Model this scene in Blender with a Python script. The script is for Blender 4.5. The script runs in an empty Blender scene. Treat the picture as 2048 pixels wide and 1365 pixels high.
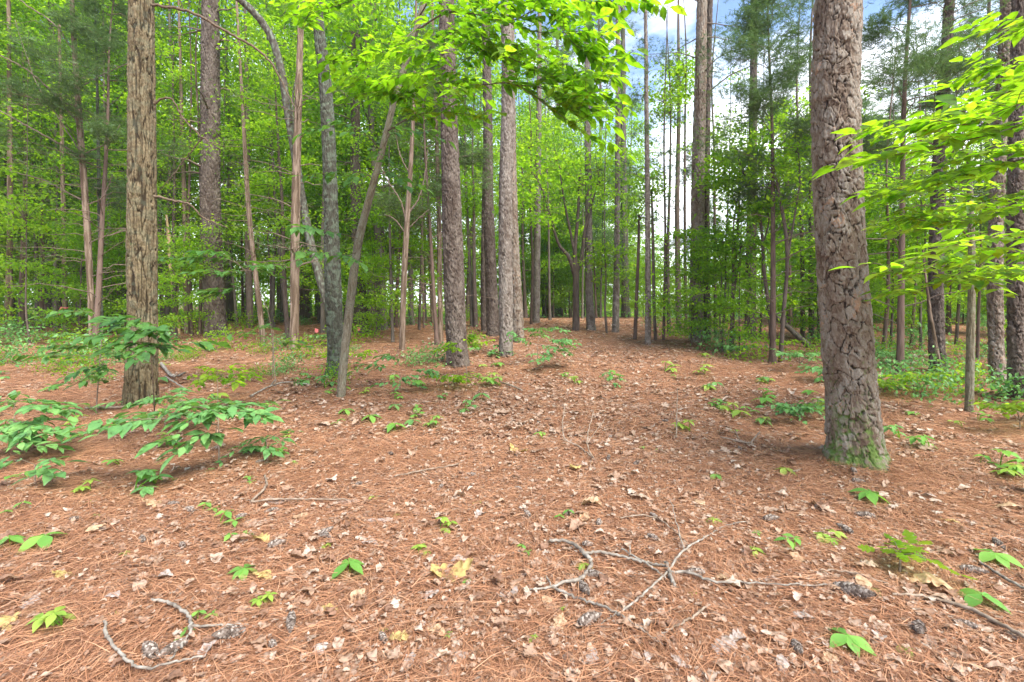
import bpy, math
import numpy as np
from mathutils import Vector

# ------------------------------------------------------------------ camera, world, sun, exposure
F_PX, CXP, HOR, EYE = 967.0, 1024.0, 605.0, 1.45      # focal length and horizon in the 2048 px photograph
SC = bpy.context.scene
COL = SC.collection
cam = bpy.data.objects.new('camera', bpy.data.cameras.new('camera'))
COL.objects.link(cam)
cam.location = (0, 0, EYE)
cam.rotation_euler = (math.radians(90), 0, 0)
cam.data.sensor_width = 36.0
cam.data.lens = F_PX / 2048 * 36
cam.data.shift_y = -(682.5 - HOR) / 2048
cam.data.clip_start = 0.05
cam.data.clip_end = 2000
SC.camera = cam

SUN_DIR = Vector((0.38, -0.48, 0.79)).normalized()
SUN_EL = math.asin(SUN_DIR.z)
SUN_AZ = math.atan2(SUN_DIR.x, SUN_DIR.y)
sl = bpy.data.lights.new('sun', 'SUN')
sl.energy = 4.0
sl.angle = math.radians(34)
sl.color = (1.0, 0.95, 0.86)
so = bpy.data.objects.new('sun', sl)
COL.objects.link(so)
so.rotation_euler = (-SUN_DIR).to_track_quat('-Z', 'Y').to_euler()
so.location = (20, 5, 40)

W = bpy.data.worlds.new('World')
SC.world = W
W.use_nodes = True
wt = W.node_tree
wt.nodes.clear()
def wn(t): return wt.nodes.new(t)
sky = wn('ShaderNodeTexSky'); sky.sky_type = 'NISHITA'; sky.sun_disc = False
sky.sun_elevation = SUN_EL; sky.sun_rotation = SUN_AZ
sky.air_density = 1.0; sky.dust_density = 0.3; sky.ozone_density = 2.5
bg = wn('ShaderNodeBackground'); bg.inputs['Strength'].default_value = 0.135
wo = wn('ShaderNodeOutputWorld')
tc = wn('ShaderNodeTexCoord')
mp = wn('ShaderNodeMapping'); mp.inputs['Scale'].default_value = (1.0, 1.0, 1.9)
mp.inputs['Location'].default_value = (0.35, 0.2, 0.15)
nz = wn('ShaderNodeTexNoise'); nz.inputs['Scale'].default_value = 2.3; nz.inputs['Detail'].default_value = 9
nz.inputs['Roughness'].default_value = 0.55
rp = wn('ShaderNodeValToRGB')
rp.color_ramp.elements[0].position = 0.43; rp.color_ramp.elements[1].position = 0.60
sep = wn('ShaderNodeSeparateXYZ')
mr = wn('ShaderNodeMapRange')                          # more cloud low down, open blue higher up
mr.inputs['From Min'].default_value = 0.20; mr.inputs['From Max'].default_value = 0.52
mr.inputs['To Min'].default_value = 0.12; mr.inputs['To Max'].default_value = -0.15
ad = wn('ShaderNodeMath'); ad.operation = 'ADD'
mx = wn('ShaderNodeMix'); mx.data_type = 'RGBA'
mx.inputs['B'].default_value = (9.0, 9.3, 9.8, 1)
L = wt.links.new
L(tc.outputs['Generated'], mp.inputs['Vector']); L(mp.outputs['Vector'], nz.inputs['Vector'])
L(tc.outputs['Generated'], sep.inputs['Vector']); L(sep.outputs['Z'], mr.inputs['Value'])
L(nz.outputs['Fac'], ad.inputs[0]); L(mr.outputs['Result'], ad.inputs[1]); L(ad.outputs[0], rp.inputs['Fac'])
L(rp.outputs['Color'], mx.inputs['Factor']); L(sky.outputs['Color'], mx.inputs['A'])
L(mx.outputs['Result'], bg.inputs['Color']); L(bg.outputs['Background'], wo.inputs['Surface'])

SC.view_settings.view_transform = 'Standard'
SC.view_settings.look = 'None'
SC.view_settings.exposure = 1.42
SC.view_settings.gamma = 1
SC.render.engine = 'CYCLES'
cy = SC.cycles
cy.max_bounces = 7; cy.diffuse_bounces = 4; cy.glossy_bounces = 2; cy.transmission_bounces = 5
cy.use_adaptive_sampling = True; cy.adaptive_threshold = 0.02
cy.use_denoising = True
cy.caustics_reflective = False; cy.caustics_refractive = False

# ------------------------------------------------------------------ helpers
RNG = np.random.default_rng(11)
def ss(a, b, x):
    t = np.clip((x - a) / (b - a), 0, 1)
    return t * t * (3 - 2 * t)
def _h(i, j, k, s):
    n = (i.astype(np.int64) * 73856093) ^ (j.astype(np.int64) * 19349663) ^ (k.astype(np.int64) * 83492791) ^ (s * 2654435)
    n = (n ^ (n >> 13)) * 1274126177
    n = n & 0x7fffffff
    n = ((n ^ (n >> 15)) * 668265263) & 0x7fffffff
    return n / 2147483647.0
def vnoise(x, y, z=0.0, s=0):
    x, y, z = np.broadcast_arrays(np.asarray(x, float), np.asarray(y, float), np.asarray(z, float))
    i, j, k = np.floor(x), np.floor(y), np.floor(z)
    fx, fy, fz = x - i, y - j, z - k
    fx, fy, fz = fx * fx * (3 - 2 * fx), fy * fy * (3 - 2 * fy), fz * fz * (3 - 2 * fz)
    r = 0
    for a in (0, 1):
        for b in (0, 1):
            for c in (0, 1):
                w = (fx if a else 1 - fx) * (fy if b else 1 - fy) * (fz if c else 1 - fz)
                r = r + w * _h(i + a, j + b, k + c, s)
    return r * 2 - 1
def fbm(x, y, z=0.0, s=0, o=3):
    r, a = 0, 1.0
    for q in range(o):
        r = r + a * vnoise(np.asarray(x) * 2**q, np.asarray(y) * 2**q, np.asarray(z) * 2**q, s + q)
        a *= .5
    return r

def gz(x, y):
    """height of the forest floor"""
    x = np.asarray(x, float); y = np.asarray(y, float)
    z = 0.62 * ss(5, 22, y) - 1.3 * ss(24, 60, y)
    z = z + 0.05 * fbm(x * .35, y * .35, 0, 3) + 0.018 * fbm(x * 1.7, y * 1.7, 0, 7)
    return z
def ray(px, py, Y):
    return np.array([(px - CXP) / F_PX * Y, Y, EYE - (py - HOR) / F_PX * Y])
_D = np.concatenate([np.linspace(1.2, 30, 1500), np.linspace(30.1, 60, 200)])
def onground(px, py):
    X = (px - CXP) / F_PX * _D
    e = (EYE - (py - HOR) / F_PX * _D) - gz(X, _D)
    k = np.argmax(e < 0)
    if e[k] >= 0: k = int(np.argmin(e))
    Y = _D[k]
    return np.array([X[k], Y, float(gz(X[k], Y))])
def to_px(p):
    return (p[0] / p[1] * F_PX + CXP, HOR - (p[2] - EYE) / p[1] * F_PX)

def mesh(name, V, Fa, mats, smooth=True, attr=None, mi=None):
    V = np.ascontiguousarray(V, np.float32); Fa = np.ascontiguousarray(Fa, np.int32)
    m = bpy.data.meshes.new(name)
    k = Fa.shape[1]
    m.vertices.add(len(V)); m.vertices.foreach_set('co', V.ravel())
    m.loops.add(Fa.size); m.loops.foreach_set('vertex_index', Fa.ravel())
    m.polygons.add(len(Fa))
    m.polygons.foreach_set('loop_start', np.arange(0, Fa.size, k, dtype=np.int32))
    try: m.polygons.foreach_set('loop_total', np.full(len(Fa), k, np.int32))
    except Exception: pass
    m.polygons.foreach_set('use_smooth', np.full(len(Fa), smooth))
    for q in (mats if isinstance(mats, (list, tuple)) else [mats]): m.materials.append(q)
    if mi is not None: m.polygons.foreach_set('material_index', np.asarray(mi, np.int32))
    if attr is not None:
        a = m.attributes.new('bark', 'FLOAT_COLOR', 'POINT')
        a.data.foreach_set('color', np.ascontiguousarray(attr, np.float32).ravel())
    m.update(calc_edges=True)
    return m
def obj(name, m, parent=None, loc=None, rot=0, sc=1):
    o = bpy.data.objects.new(name, m); COL.objects.link(o)
    if parent is not None: o.parent = parent
    if loc is not None: o.location = [float(q) for q in loc]
    if rot: o.rotation_euler = (0, 0, rot)
    if sc != 1: o.scale = (sc, sc, sc)
    return o
def tag(o, label=None, cat=None, group=None, kind=None):
    if label: o['label'] = label
    if cat: o['category'] = cat
    if group: o['group'] = group
    if kind: o['kind'] = kind
    return o
def thing(name, label, cat, loc, group=None, rot=0, sc=1):
    return tag(obj(name, None, None, loc, rot, sc), label, cat, group)
def dup(root, loc, rot=0, sc=1, label=None, name=None):
    r = root.copy(); COL.objects.link(r)
    r.location = [float(q) for q in loc]; r.rotation_euler = (0, 0, rot)
    s = sc if isinstance(sc, (tuple, list)) else (sc, sc, sc)
    r.scale = s
    if label: r['label'] = label
    for ch in list(root.children):
        c = ch.copy(); COL.objects.link(c); c.parent = r
    return r

def smooth_path(P, n):
    """Catmull-Rom through rows of P (any number of columns), n samples"""
    P = np.asarray(P, float)
    if len(P) < 3: return P[0] + (P[-1] - P[0]) * np.linspace(0, 1, n)[:, None]
    Q = np.vstack([2 * P[0] - P[1], P, 2 * P[-1] - P[-2]])
    d = np.linalg.norm(np.diff(P[:, :3], axis=0), axis=1); s = np.concatenate([[0], np.cumsum(d)])
    tt = np.interp(np.linspace(0, s[-1], n), s, np.arange(len(P)))
    i = np.minimum(tt.astype(int), len(P) - 2); f = (tt - i)[:, None]
    a, b, c, e = Q[i], Q[i + 1], Q[i + 2], Q[i + 3]
    return .5 * ((2 * b) + (-a + c) * f + (2 * a - 5 * b + 4 * c - e) * f**2 + (-a + 3 * b - 3 * c + e) * f**3)
def frames(P):
    T = np.gradient(P, axis=0); T /= np.linalg.norm(T, axis=1)[:, None] + 1e-9
    ref = np.array([0, 1., 0]) if abs(T[:, 1]).mean() < .8 else np.array([1., 0, 0])
    A = np.cross(T, ref); A /= np.linalg.norm(A, axis=1)[:, None] + 1e-9
    B = np.cross(A, T)
    return T, A, B
class Tubes:
    def __init__(s): s.V = []; s.F = []; s.n = 0
    def add(s, P, R, k=5):
        P = np.asarray(P, float); n = len(P)
        R = np.full(n, R) if np.isscalar(R) else np.asarray(R, float)
        T, A, B = frames(P)
        th = np.arange(k) / k * 2 * np.pi
        V = P[:, None] + R[:, None, None] * (np.cos(th)[None, :, None] * A[:, None] + np.sin(th)[None, :, None] * B[:, None])
        V = np.concatenate([V.reshape(-1, 3), P[-1:] + T[-1:] * R[-1] * .3])
        i = np.arange(n - 1)[:, None] * k; j = np.arange(k)[None]; j2 = (j + 1) % k
        Fq = np.stack([i + j, i + j2, i + k + j2, i + k + j], -1).reshape(-1, 4)
        c = (n - 1) * k
        cap = np.stack([c + np.arange(k), c + (np.arange(k) + 1) % k, np.full(k, n * k), np.full(k, n * k)], -1)
        Fq = np.concatenate([Fq[:, [0, 1, 2]], Fq[:, [0, 2, 3]], cap[:, :3]])
        s.V.append(V); s.F.append(Fq + s.n); s.n += len(V)
    def mesh(s, name, mat): return mesh(name, np.concatenate(s.V), np.concatenate(s.F), mat)

# ------------------------------------------------------------------ leaf shapes
def strip_leaf(ws, fold=.18, bend=.12, rib=None):
    """leaf of unit length along +x: midrib and two edges, ws = half widths at inner stations"""
    n = len(ws) + 2
    t = np.linspace(0, 1, n)
    mid = np.stack([t, 0 * t, -bend * t**2], 1)
    V = [mid]; F = []
    for sg in (1, -1):
        e = np.stack([t[1:-1], sg * np.array(ws), -bend * t[1:-1]**2 + fold * np.array(ws)], 1)
        o = n + (0 if sg == 1 else len(ws))
        V.append(e)
        tri = [(0, 1, o)]
        for q in range(len(ws) - 1): tri += [(q + 1, q + 2, o + q + 1), (q + 1, o + q + 1, o + q)]
        tri.append((n - 2, n - 1, o + len(ws) - 1))
        F += [x if sg == 1 else x[::-1] for x in tri]
    return np.concatenate(V), np.array(F)
LEAF_NEAR = strip_leaf([.10, .20, .25, .235, .17, .08], .22, .22)
LEAF_MID = strip_leaf([.2, .27, .16], .2, .15)
LEAF_FAR = strip_leaf([.3], .2, .1)
LEAF_LONG = strip_leaf([.09, .17, .20, .17, .09], .2, .25)
def oak_leaf(seed, fresh=False):
    r = np.random.default_rng(seed)
    n = 27
    t = np.linspace(0, 1, n)[1:-1]
    env = .36 * np.sin(np.pi * np.clip(t, 0, 1)**.75)**.65
    c = t * 3.5 + .22
    lob = .22 + .78 * np.abs(np.sin(np.pi * c))**.55
    V, F = strip_leaf(list(env * lob), 0, 0)
    V[n:, 0] += .16 * np.tile(lob * env / .36, 2) - .06
    k = .5 if fresh else 1.0
    V[:, 2] += k * (.14 * np.abs(V[:, 1]) * r.uniform(-2, 3) + .05 * np.sin(V[:, 0] * r.uniform(3, 7) + r.uniform(0, 6)) + .075 * vnoise(V[:, 0] * 6, V[:, 1] * 6, seed, 5))
    V[:, 2] += k * r.uniform(-.3, .6) * (V[:, 0] - .5)**2
    V[:, 2] -= V[:, 2].min()
    return V, F
def plain_dead(seed):
    r = np.random.default_rng(seed + 50)
    w = np.array([.07, .15, .21, .25, .27, .27, .25, .21, .15, .08]) * r.uniform(.75, 1.15)
    V, F = strip_leaf(list(w * (1 + .12 * r.normal(0, 1, 10))), 0, 0)
    V[:, 2] += r.uniform(-1.0, 2.2) * V[:, 1]**2 * 2 + .06 * np.sin(V[:, 0] * r.uniform(4, 9)) + .08 * vnoise(V[:, 0] * 6, V[:, 1] * 6, seed, 9)
    V[:, 1] += .12 * np.sin(V[:, 0] * 3 + seed)
    V[:, 2] -= V[:, 2].min()
    return V, F
def place(tmpl, pos, yaw, pitch, roll, sc):
    """copies of a template: x axis turned by roll about x, pitch about y, yaw about z"""
    V, F = tmpl
    N = len(pos)
    cy_, sy = np.cos(yaw), np.sin(yaw); cp, sp = np.cos(pitch), np.sin(pitch); cr, sr = np.cos(roll), np.sin(roll)
    R = np.empty((N, 3, 3))
    R[:, 0, 0] = cy_ * cp; R[:, 0, 1] = cy_ * sp * sr - sy * cr; R[:, 0, 2] = cy_ * sp * cr + sy * sr
    R[:, 1, 0] = sy * cp; R[:, 1, 1] = sy * sp * sr + cy_ * cr; R[:, 1, 2] = sy * sp * cr - cy_ * sr
    R[:, 2, 0] = -sp; R[:, 2, 1] = cp * sr; R[:, 2, 2] = cp * cr
    sc = np.broadcast_to(sc, (N,))
    P = np.einsum('nij,vj->nvi', R, V) * sc[:, None, None] + np.asarray(pos)[:, None]
    Fo = (F[None] + (np.arange(N) * len(V))[:, None, None]).reshape(-1, F.shape[1])
    return P.reshape(-1, 3), Fo
class Bag:
    def __init__(s): s.V = []; s.F = []; s.n = 0
    def add(s, V, F): s.V.append(V); s.F.append(F + s.n); s.n += len(V)
    def put(s, t, pos, yaw, pitch, roll, sc): s.add(*place(t, np.asarray(pos, float), np.asarray(yaw, float), np.asarray(pitch, float), np.asarray(roll, float), sc))
    def mesh(s, name, mat, smooth=True): return mesh(name, np.concatenate(s.V), np.concatenate(s.F), mat, smooth)

# ------------------------------------------------------------------ materials
def newmat(name):
    m = bpy.data.materials.new(name); m.use_nodes = True
    nt = m.node_tree; nt.nodes.clear()
    return m, nt, (lambda t: nt.nodes.new(t)), nt.links.new
def ramp(N, cols):
    r = N('ShaderNodeValToRGB'); e = r.color_ramp.elements
    while len(e) < len(cols): e.new(.5)
    for q, (p, c) in enumerate(cols): e[q].position = p; e[q].color = (*c, 1)
    return r
def leaf_mat(name, cols, tcols, trans=.45, rough=.5, noise=None):
    m, nt, N, L = newmat(name)
    g = N('ShaderNodeNewGeometry'); oi = N('ShaderNodeObjectInfo')
    a = N('ShaderNodeMath'); a.operation = 'MULTIPLY_ADD'; a.inputs[1].default_value = .72
    b = N('ShaderNodeMath'); b.operation = 'MULTIPLY'; b.inputs[1].default_value = .28
    L(oi.outputs['Random'], b.inputs[0]); L(g.outputs['Random Per Island'], a.inputs[0]); L(b.outputs[0], a.inputs[2])
    r1 = ramp(N, cols); r2 = ramp(N, tcols)
    L(a.outputs[0], r1.inputs[0]); L(a.outputs[0], r2.inputs[0])
    p = N('ShaderNodeBsdfPrincipled'); p.inputs['Roughness'].default_value = rough
    p.inputs['Specular IOR Level'].default_value = .35
    t = N('ShaderNodeBsdfTranslucent'); mx = N('ShaderNodeMixShader'); mx.inputs[0].default_value = trans
    o = N('ShaderNodeOutputMaterial')
    if noise:
        tc = N('ShaderNodeTexCoord'); nz = N('ShaderNodeTexNoise'); nz.inputs['Scale'].default_value = noise; nz.inputs['Detail'].default_value = 4
        L(tc.outputs['Object'], nz.inputs[0]); rr = ramp(N, [(.33, (.5, .42, .3)), (.45, (.88, .88, .85)), (.6, (1.1, 1.1, 1.05))]); L(nz.outputs['Fac'], rr.inputs[0])
        for s_, d_ in ((r1, p.inputs['Base Color']), (r2, t.inputs['Color'])):
            m_ = N('ShaderNodeMix'); m_.data_type = 'RGBA'; m_.blend_type = 'MULTIPLY'; m_.inputs['Factor'].default_value = 1
            L(s_.outputs[0], m_.inputs['A']); L(rr.outputs[0], m_.inputs['B']); L(m_.outputs['Result'], d_)
        bp = N('ShaderNodeBump'); bp.inputs['Strength'].default_value = .35; bp.inputs['Distance'].default_value = .004; L(nz.outputs['Fac'], bp.inputs['Height']); L(bp.outputs[0], p.inputs['Normal'])
    else: L(r1.outputs[0], p.inputs['Base Color']); L(r2.outputs[0], t.inputs['Color'])
    L(p.outputs[0], mx.inputs[1]); L(t.outputs[0], mx.inputs[2]); L(mx.outputs[0], o.inputs[0])
    return m
def simple_mat(name, cols, scale=(8, 8, 8), rough=.85, bump=.0, island=False, detail=6, bscale=None, objrand=0.0):
    m, nt, N, L = newmat(name)
    tc = N('ShaderNodeTexCoord'); mp = N('ShaderNodeMapping'); mp.inputs['Scale'].default_value = scale
    nz = N('ShaderNodeTexNoise'); nz.inputs['Scale'].default_value = 1; nz.inputs['Detail'].default_value = detail
    L(tc.outputs['Object'], mp.inputs[0]); L(mp.outputs[0], nz.inputs[0])
    r = ramp(N, cols)
    src = nz.outputs['Fac']
    if island:
        g = N('ShaderNodeNewGeometry'); a = N('ShaderNodeMath'); a.operation = 'MULTIPLY_ADD'; a.inputs[1].default_value = .35
        b = N('ShaderNodeMath'); b.operation = 'MULTIPLY'; b.inputs[1].default_value = .8
        L(g.outputs['Random Per Island'], b.inputs[0]); L(nz.outputs['Fac'], a.inputs[0]); L(b.outputs[0], a.inputs[2]); src = a.outputs[0]
    if objrand:
        oi = N('ShaderNodeObjectInfo'); a = N('ShaderNodeMath'); a.operation = 'MULTIPLY_ADD'; a.inputs[1].default_value = objrand
        sb = N('ShaderNodeMath'); sb.operation = 'SUBTRACT'; sb.inputs[1].default_value = objrand / 2
        L(src, sb.inputs[0]); L(oi.outputs['Random'], a.inputs[0]); L(sb.outputs[0], a.inputs[2]); src = a.outputs[0]
    L(src, r.inputs[0])
    p = N('ShaderNodeBsdfPrincipled'); p.inputs['Roughness'].default_value = rough; p.inputs['Specular IOR Level'].default_value = .25
    L(r.outputs[0], p.inputs['Base Color'])
    if bump:
        b = N('ShaderNodeBump'); b.inputs['Strength'].default_value = bump; b.inputs['Distance'].default_value = .02
        if bscale:
            mp2 = N('ShaderNodeMapping'); mp2.inputs['Scale'].default_value = bscale
            vz = N('ShaderNodeTexVoronoi'); vz.feature = 'DISTANCE_TO_EDGE'; vz.inputs['Scale'].default_value = 1
            L(tc.outputs['Object'], mp2.inputs[0]); L(mp2.outputs[0], vz.inputs['Vector']); L(vz.outputs['Distance'], b.inputs['Height'])
        else: L(nz.outputs['Fac'], b.inputs['Height'])
        L(b.outputs[0], p.inputs['Normal'])
    o = N('ShaderNodeOutputMaterial'); L(p.outputs[0], o.inputs[0])
    return m
def bark_mat(name, tints, crack, moss=None, lichen=0.0, fine=60, base_moss=None, k=1.0):
    """carved bark: attribute r = plate id, g = height, b = moss growth, a = lichen"""
    m, nt, N, L = newmat(name)
    at = N('ShaderNodeAttribute'); at.attribute_name = 'bark'
    sp = N('ShaderNodeSeparateColor'); L(at.outputs['Color'], sp.inputs[0])
    tc = N('ShaderNodeTexCoord')
    nz = N('ShaderNodeTexNoise'); nz.inputs['Scale'].default_value = fine; nz.inputs['Detail'].default_value = 8; nz.inputs['Roughness'].default_value = .65
    L(tc.outputs['Object'], nz.inputs[0])
    a = N('ShaderNodeMath'); a.operation = 'MULTIPLY_ADD'; a.inputs[1].default_value = .5
    b = N('ShaderNodeMath'); b.operation = 'MULTIPLY_ADD'; b.inputs[1].default_value = .75; b.inputs[2].default_value = -.12
    L(sp.outputs[0], b.inputs[0]); L(nz.outputs['Fac'], a.inputs[0]); L(b.outputs[0], a.inputs[2])
    r = ramp(N, [(p_, tuple(k * q for q in c_)) for p_, c_ in tints]); L(a.outputs[0], r.inputs[0])
    mr = N('ShaderNodeMapRange'); mr.inputs['From Min'].default_value = .02; mr.inputs['From Max'].default_value = .5
    L(sp.outputs[1], mr.inputs[0])
    m1 = N('ShaderNodeMix'); m1.data_type = 'RGBA'; m1.inputs['A'].default_value = (*crack, 1)
    L(mr.outputs[0], m1.inputs['Factor']); L(r.outputs[0], m1.inputs['B'])
    last = m1.outputs['Result']
    if lichen:
        n2 = N('ShaderNodeTexNoise'); n2.inputs['Scale'].default_value = 9; n2.inputs['Detail'].default_value = 7
        L(tc.outputs['Object'], n2.inputs[0])
        r2 = ramp(N, [(.5, (0, 0, 0)), (.56, (lichen,) * 3)]); L(n2.outputs['Fac'], r2.inputs[0])
        m2 = N('ShaderNodeMix'); m2.data_type = 'RGBA'; m2.inputs['B'].default_value = (.20, .27, .19, 1)
        L(r2.outputs[0], m2.inputs['Factor']); L(last, m2.inputs['A']); last = m2.outputs['Result']
    if moss:
        n3 = N('ShaderNodeTexNoise'); n3.inputs['Scale'].default_value = 28; n3.inputs['Detail'].default_value = 5
        L(tc.outputs['Object'], n3.inputs[0])
        a3 = N('ShaderNodeMath'); a3.operation = 'MULTIPLY_ADD'; a3.inputs[1].default_value = 1.3; a3.inputs[2].default_value = -.65
        L(n3.outputs['Fac'], a3.inputs[0])
        s3 = N('ShaderNodeMath'); s3.operation = 'ADD'; s3.use_clamp = True
        L(sp.outputs[2], s3.inputs[0]); L(a3.outputs[0], s3.inputs[1])
        r3 = ramp(N, [(.36, (0, 0, 0)), (.75, (.9, .9, .9))]); L(s3.outputs[0], r3.inputs[0])
        m3 = N('ShaderNodeMix'); m3.data_type = 'RGBA'; m3.inputs['B'].default_value = (*moss, 1)
        L(r3.outputs[0], m3.inputs['Factor']); L(last, m3.inputs['A']); last = m3.outputs['Result']
    p = N('ShaderNodeBsdfPrincipled'); p.inputs['Roughness'].default_value = .88; p.inputs['Specular IOR Level'].default_value = .25
    bp = N('ShaderNodeBump'); bp.inputs['Strength'].default_value = .5; bp.inputs['Distance'].default_value = .006
    L(nz.outputs['Fac'], bp.inputs['Height']); L(bp.outputs[0], p.inputs['Normal'])
    L(last, p.inputs['Base Color'])
    o = N('ShaderNodeOutputMaterial'); L(p.outputs[0], o.inputs[0])
    return m

M = {}
M['pine'] = bark_mat('pine_bark', [(.2, (.12, .08, .055)), (.38, (.20, .145, .105)), (.55, (.245, .20, .155)), (.72, (.32, .285, .24)), (.82, (.34, .20, .12)), (.9, (.28, .20, .145))], (.025, .017, .012), moss=(.09, .15, .03), k=.72)
M['pine_dark'] = bark_mat('dark_pine_bark', [(.2, (.09, .06, .045)), (.5, (.17, .13, .105)), (.8, (.29, .235, .195))], (.022, .015, .011), moss=(.08, .14, .03), k=.54)
M['pine_pale'] = bark_mat('pale_pine_bark', [(.2, (.15, .11, .085)), (.5, (.26, .215, .18)), (.8, (.40, .35, .30))], (.04, .027, .02), moss=(.12, .2, .04), k=.62)
M['ridged'] = bark_mat('ridged_bark', [(.2, (.10, .072, .036)), (.5, (.20, .15, .082)), (.8, (.35, .28, .165))], (.028, .019, .009), moss=(.08, .11, .02), lichen=.10, k=.55)
M['lichen'] = bark_mat('lichened_bark', [(.2, (.07, .065, .045)), (.5, (.13, .13, .095)), (.8, (.20, .205, .15))], (.045, .04, .028), moss=(.05, .12, .02), lichen=.22, k=.42)
M['smooth'] = bark_mat('smooth_grey_bark', [(.2, (.17, .14, .09)), (.5, (.27, .23, .16)), (.8, (.35, .32, .24))], (.1, .08, .05), moss=(.09, .14, .03), lichen=.12, k=.58)
M['cedar'] = bark_mat('stringy_cedar_bark', [(.2, (.09, .06, .038)), (.5, (.155, .11, .074)), (.8, (.235, .175, .13))], (.09, .05, .035), moss=(.1, .15, .04))
M['snag'] = bark_mat('bare_wood', [(.2, (.34, .22, .11)), (.5, (.50, .35, .19)), (.8, (.60, .46, .29))], (.2, .12, .06))
M['bg_dark'] = simple_mat('far_dark_bark', [(.3, (.06, .043, .034)), (.7, (.14, .105, .085))], (14, 14, 4), bump=.6, bscale=(12, 12, 5), objrand=.3)
M['bg_grey'] = simple_mat('far_grey_bark', [(.3, (.06, .05, .04)), (.7, (.155, .13, .105))], (14, 14, 4), bump=.6, bscale=(12, 12, 5), objrand=.3)
M['bg_lichen'] = simple_mat('far_lichened_bark', [(.35, (.05, .045, .033)), (.52, (.10, .09, .072)), (.62, (.15, .18, .135)), (.75, (.19, .225, .175))], (16, 16, 9), bump=.7)
M['bg_red'] = simple_mat('far_reddish_bark', [(.3, (.06, .038, .028)), (.7, (.16, .108, .083))], (20, 20, 2.5), bump=.5, objrand=.3)
M['twig'] = simple_mat('twig_bark', [(.3, (.08, .055, .035)), (.7, (.17, .125, .085))], (30, 30, 30))
M['deadtwig'] = simple_mat('dead_twig_bark', [(.3, (.10, .07, .05)), (.7, (.21, .155, .12))], (30, 30, 30))
M['stick'] = simple_mat('weathered_stick', [(.3, (.10, .075, .06)), (.5, (.22, .19, .155)), (.68, (.34, .31, .265))], (22, 22, 22), bump=.4)
M['stick_dark'] = simple_mat('dark_stick', [(.3, (.13, .09, .06)), (.7, (.32, .25, .19))], (22, 22, 22), bump=.4)
Gc = [(0, (.055, .13, .012)), (.5, (.115, .235, .018)), (1, (.20, .33, .025))]
M['leaf'] = leaf_mat('green_leaf', Gc, [(0, (.24, .50, .015)), (.5, (.42, .72, .02)), (1, (.60, .84, .025))], .6)
M['leaf_bright'] = leaf_mat('bright_leaf', [(0, (.035, .10, .012)), (.3, (.07, .17, .015)), (.65, (.12, .25, .018)), (.98, (.19, .30, .03)), (1, (.5, .42, .03))],
                            [(0, (.20, .45, .012)), (.4, (.34, .64, .012)), (.98, (.55, .78, .03)), (1, (.8, .6, .03))], .64, noise=22)
M['leaf_deep'] = leaf_mat('deep_green_leaf', [(0, (.05, .13, .035)), (.6, (.085, .20, .05)), (1, (.13, .27, .06))],
                          [(0, (.10, .3, .03)), (.5, (.18, .42, .04)), (1, (.26, .5, .04))], .38, .45, noise=22)
M['leaf_blue'] = leaf_mat('cool_green_leaf', [(0, (.08, .21, .07)), (.6, (.14, .31, .10)), (1, (.22, .42, .12))],
                          [(0, (.15, .40, .06)), (1, (.3, .6, .09))], .35, .42, noise=22)
M['cedar_leaf'] = leaf_mat('cedar_foliage', [(0, (.06, .12, .045)), (.6, (.11, .18, .065)), (.85, (.15, .21, .08)), (1, (.20, .15, .08))],
                           [(0, (.10, .2, .05)), (1, (.2, .32, .08))], .3, .7)
M['needle'] = leaf_mat('pine_needles', [(0, (.05, .10, .035)), (1, (.10, .17, .055))], [(0, (.1, .22, .05)), (1, (.2, .32, .08))], .3, .6)
M['seed_leaf'] = leaf_mat('seedling_leaf', [(0, (.10, .26, .05)), (.6, (.17, .37, .07)), (1, (.26, .46, .08))], [(0, (.2, .5, .05)), (1, (.36, .66, .07))], .4, .45)
M['seed_yellow'] = leaf_mat('yellow_green_seedling_leaf', [(0, (.18, .34, .05)), (1, (.34, .46, .08))], [(0, (.4, .62, .05)), (1, (.55, .68, .07))], .4, .45)
M['litter_needle'] = leaf_mat('fallen_needles', [(0, (.13, .065, .04)), (.2, (.29, .135, .072)), (.45, (.43, .205, .105)), (.7, (.52, .295, .17)), (.88, (.58, .41, .30)), (1, (.66, .54, .43))],
                              [(0, (.3, .12, .05)), (1, (.5, .25, .1))], .12, .6)
M['dead_leaf'] = leaf_mat('dead_leaves', [(0, (.13, .07, .05)), (.22, (.26, .145, .095)), (.45, (.37, .235, .165)), (.72, (.45, .335, .265)), (.9, (.54, .455, .40)), (.93, (.50, .31, .14)), (1, (.62, .47, .27))],
                          [(0, (.3, .16, .08)), (1, (.5, .34, .2))], .2, .6, noise=45)
M['yellow_leaf'] = leaf_mat('yellowed_leaf', [(0, (.44, .32, .12)), (1, (.58, .45, .19))], [(0, (.6, .4, .1)), (1, (.7, .5, .15))], .25, .5, noise=6)
M['tan_leaf'] = leaf_mat('tan_leaf', [(0, (.42, .26, .15)), (1, (.55, .39, .26))], [(0, (.5, .3, .15)), (1, (.6, .4, .2))], .2, .55, noise=6)
M['grey_leaf'] = leaf_mat('grey_pink_leaf', [(0, (.32, .25, .22)), (1, (.48, .40, .365))], [(0, (.4, .3, .2)), (1, (.5, .4, .3))], .15, .6, noise=6)
M['cone'] = simple_mat('pine_cone_scales', [(.2, (.07, .05, .038)), (.6, (.17, .13, .105)), (1, (.38, .33, .285))], (60, 60, 60), island=True)
M['chip'] = simple_mat('bark_chip', [(.3, (.25, .17, .13)), (.6, (.42, .35, .31)), (.8, (.55, .50, .46))], (25, 25, 25), bump=.5, objrand=.4)
M['pink'] = simple_mat('pink_tape', [(0, (.85, .18, .18)), (1, (.95, .3, .28))])

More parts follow.
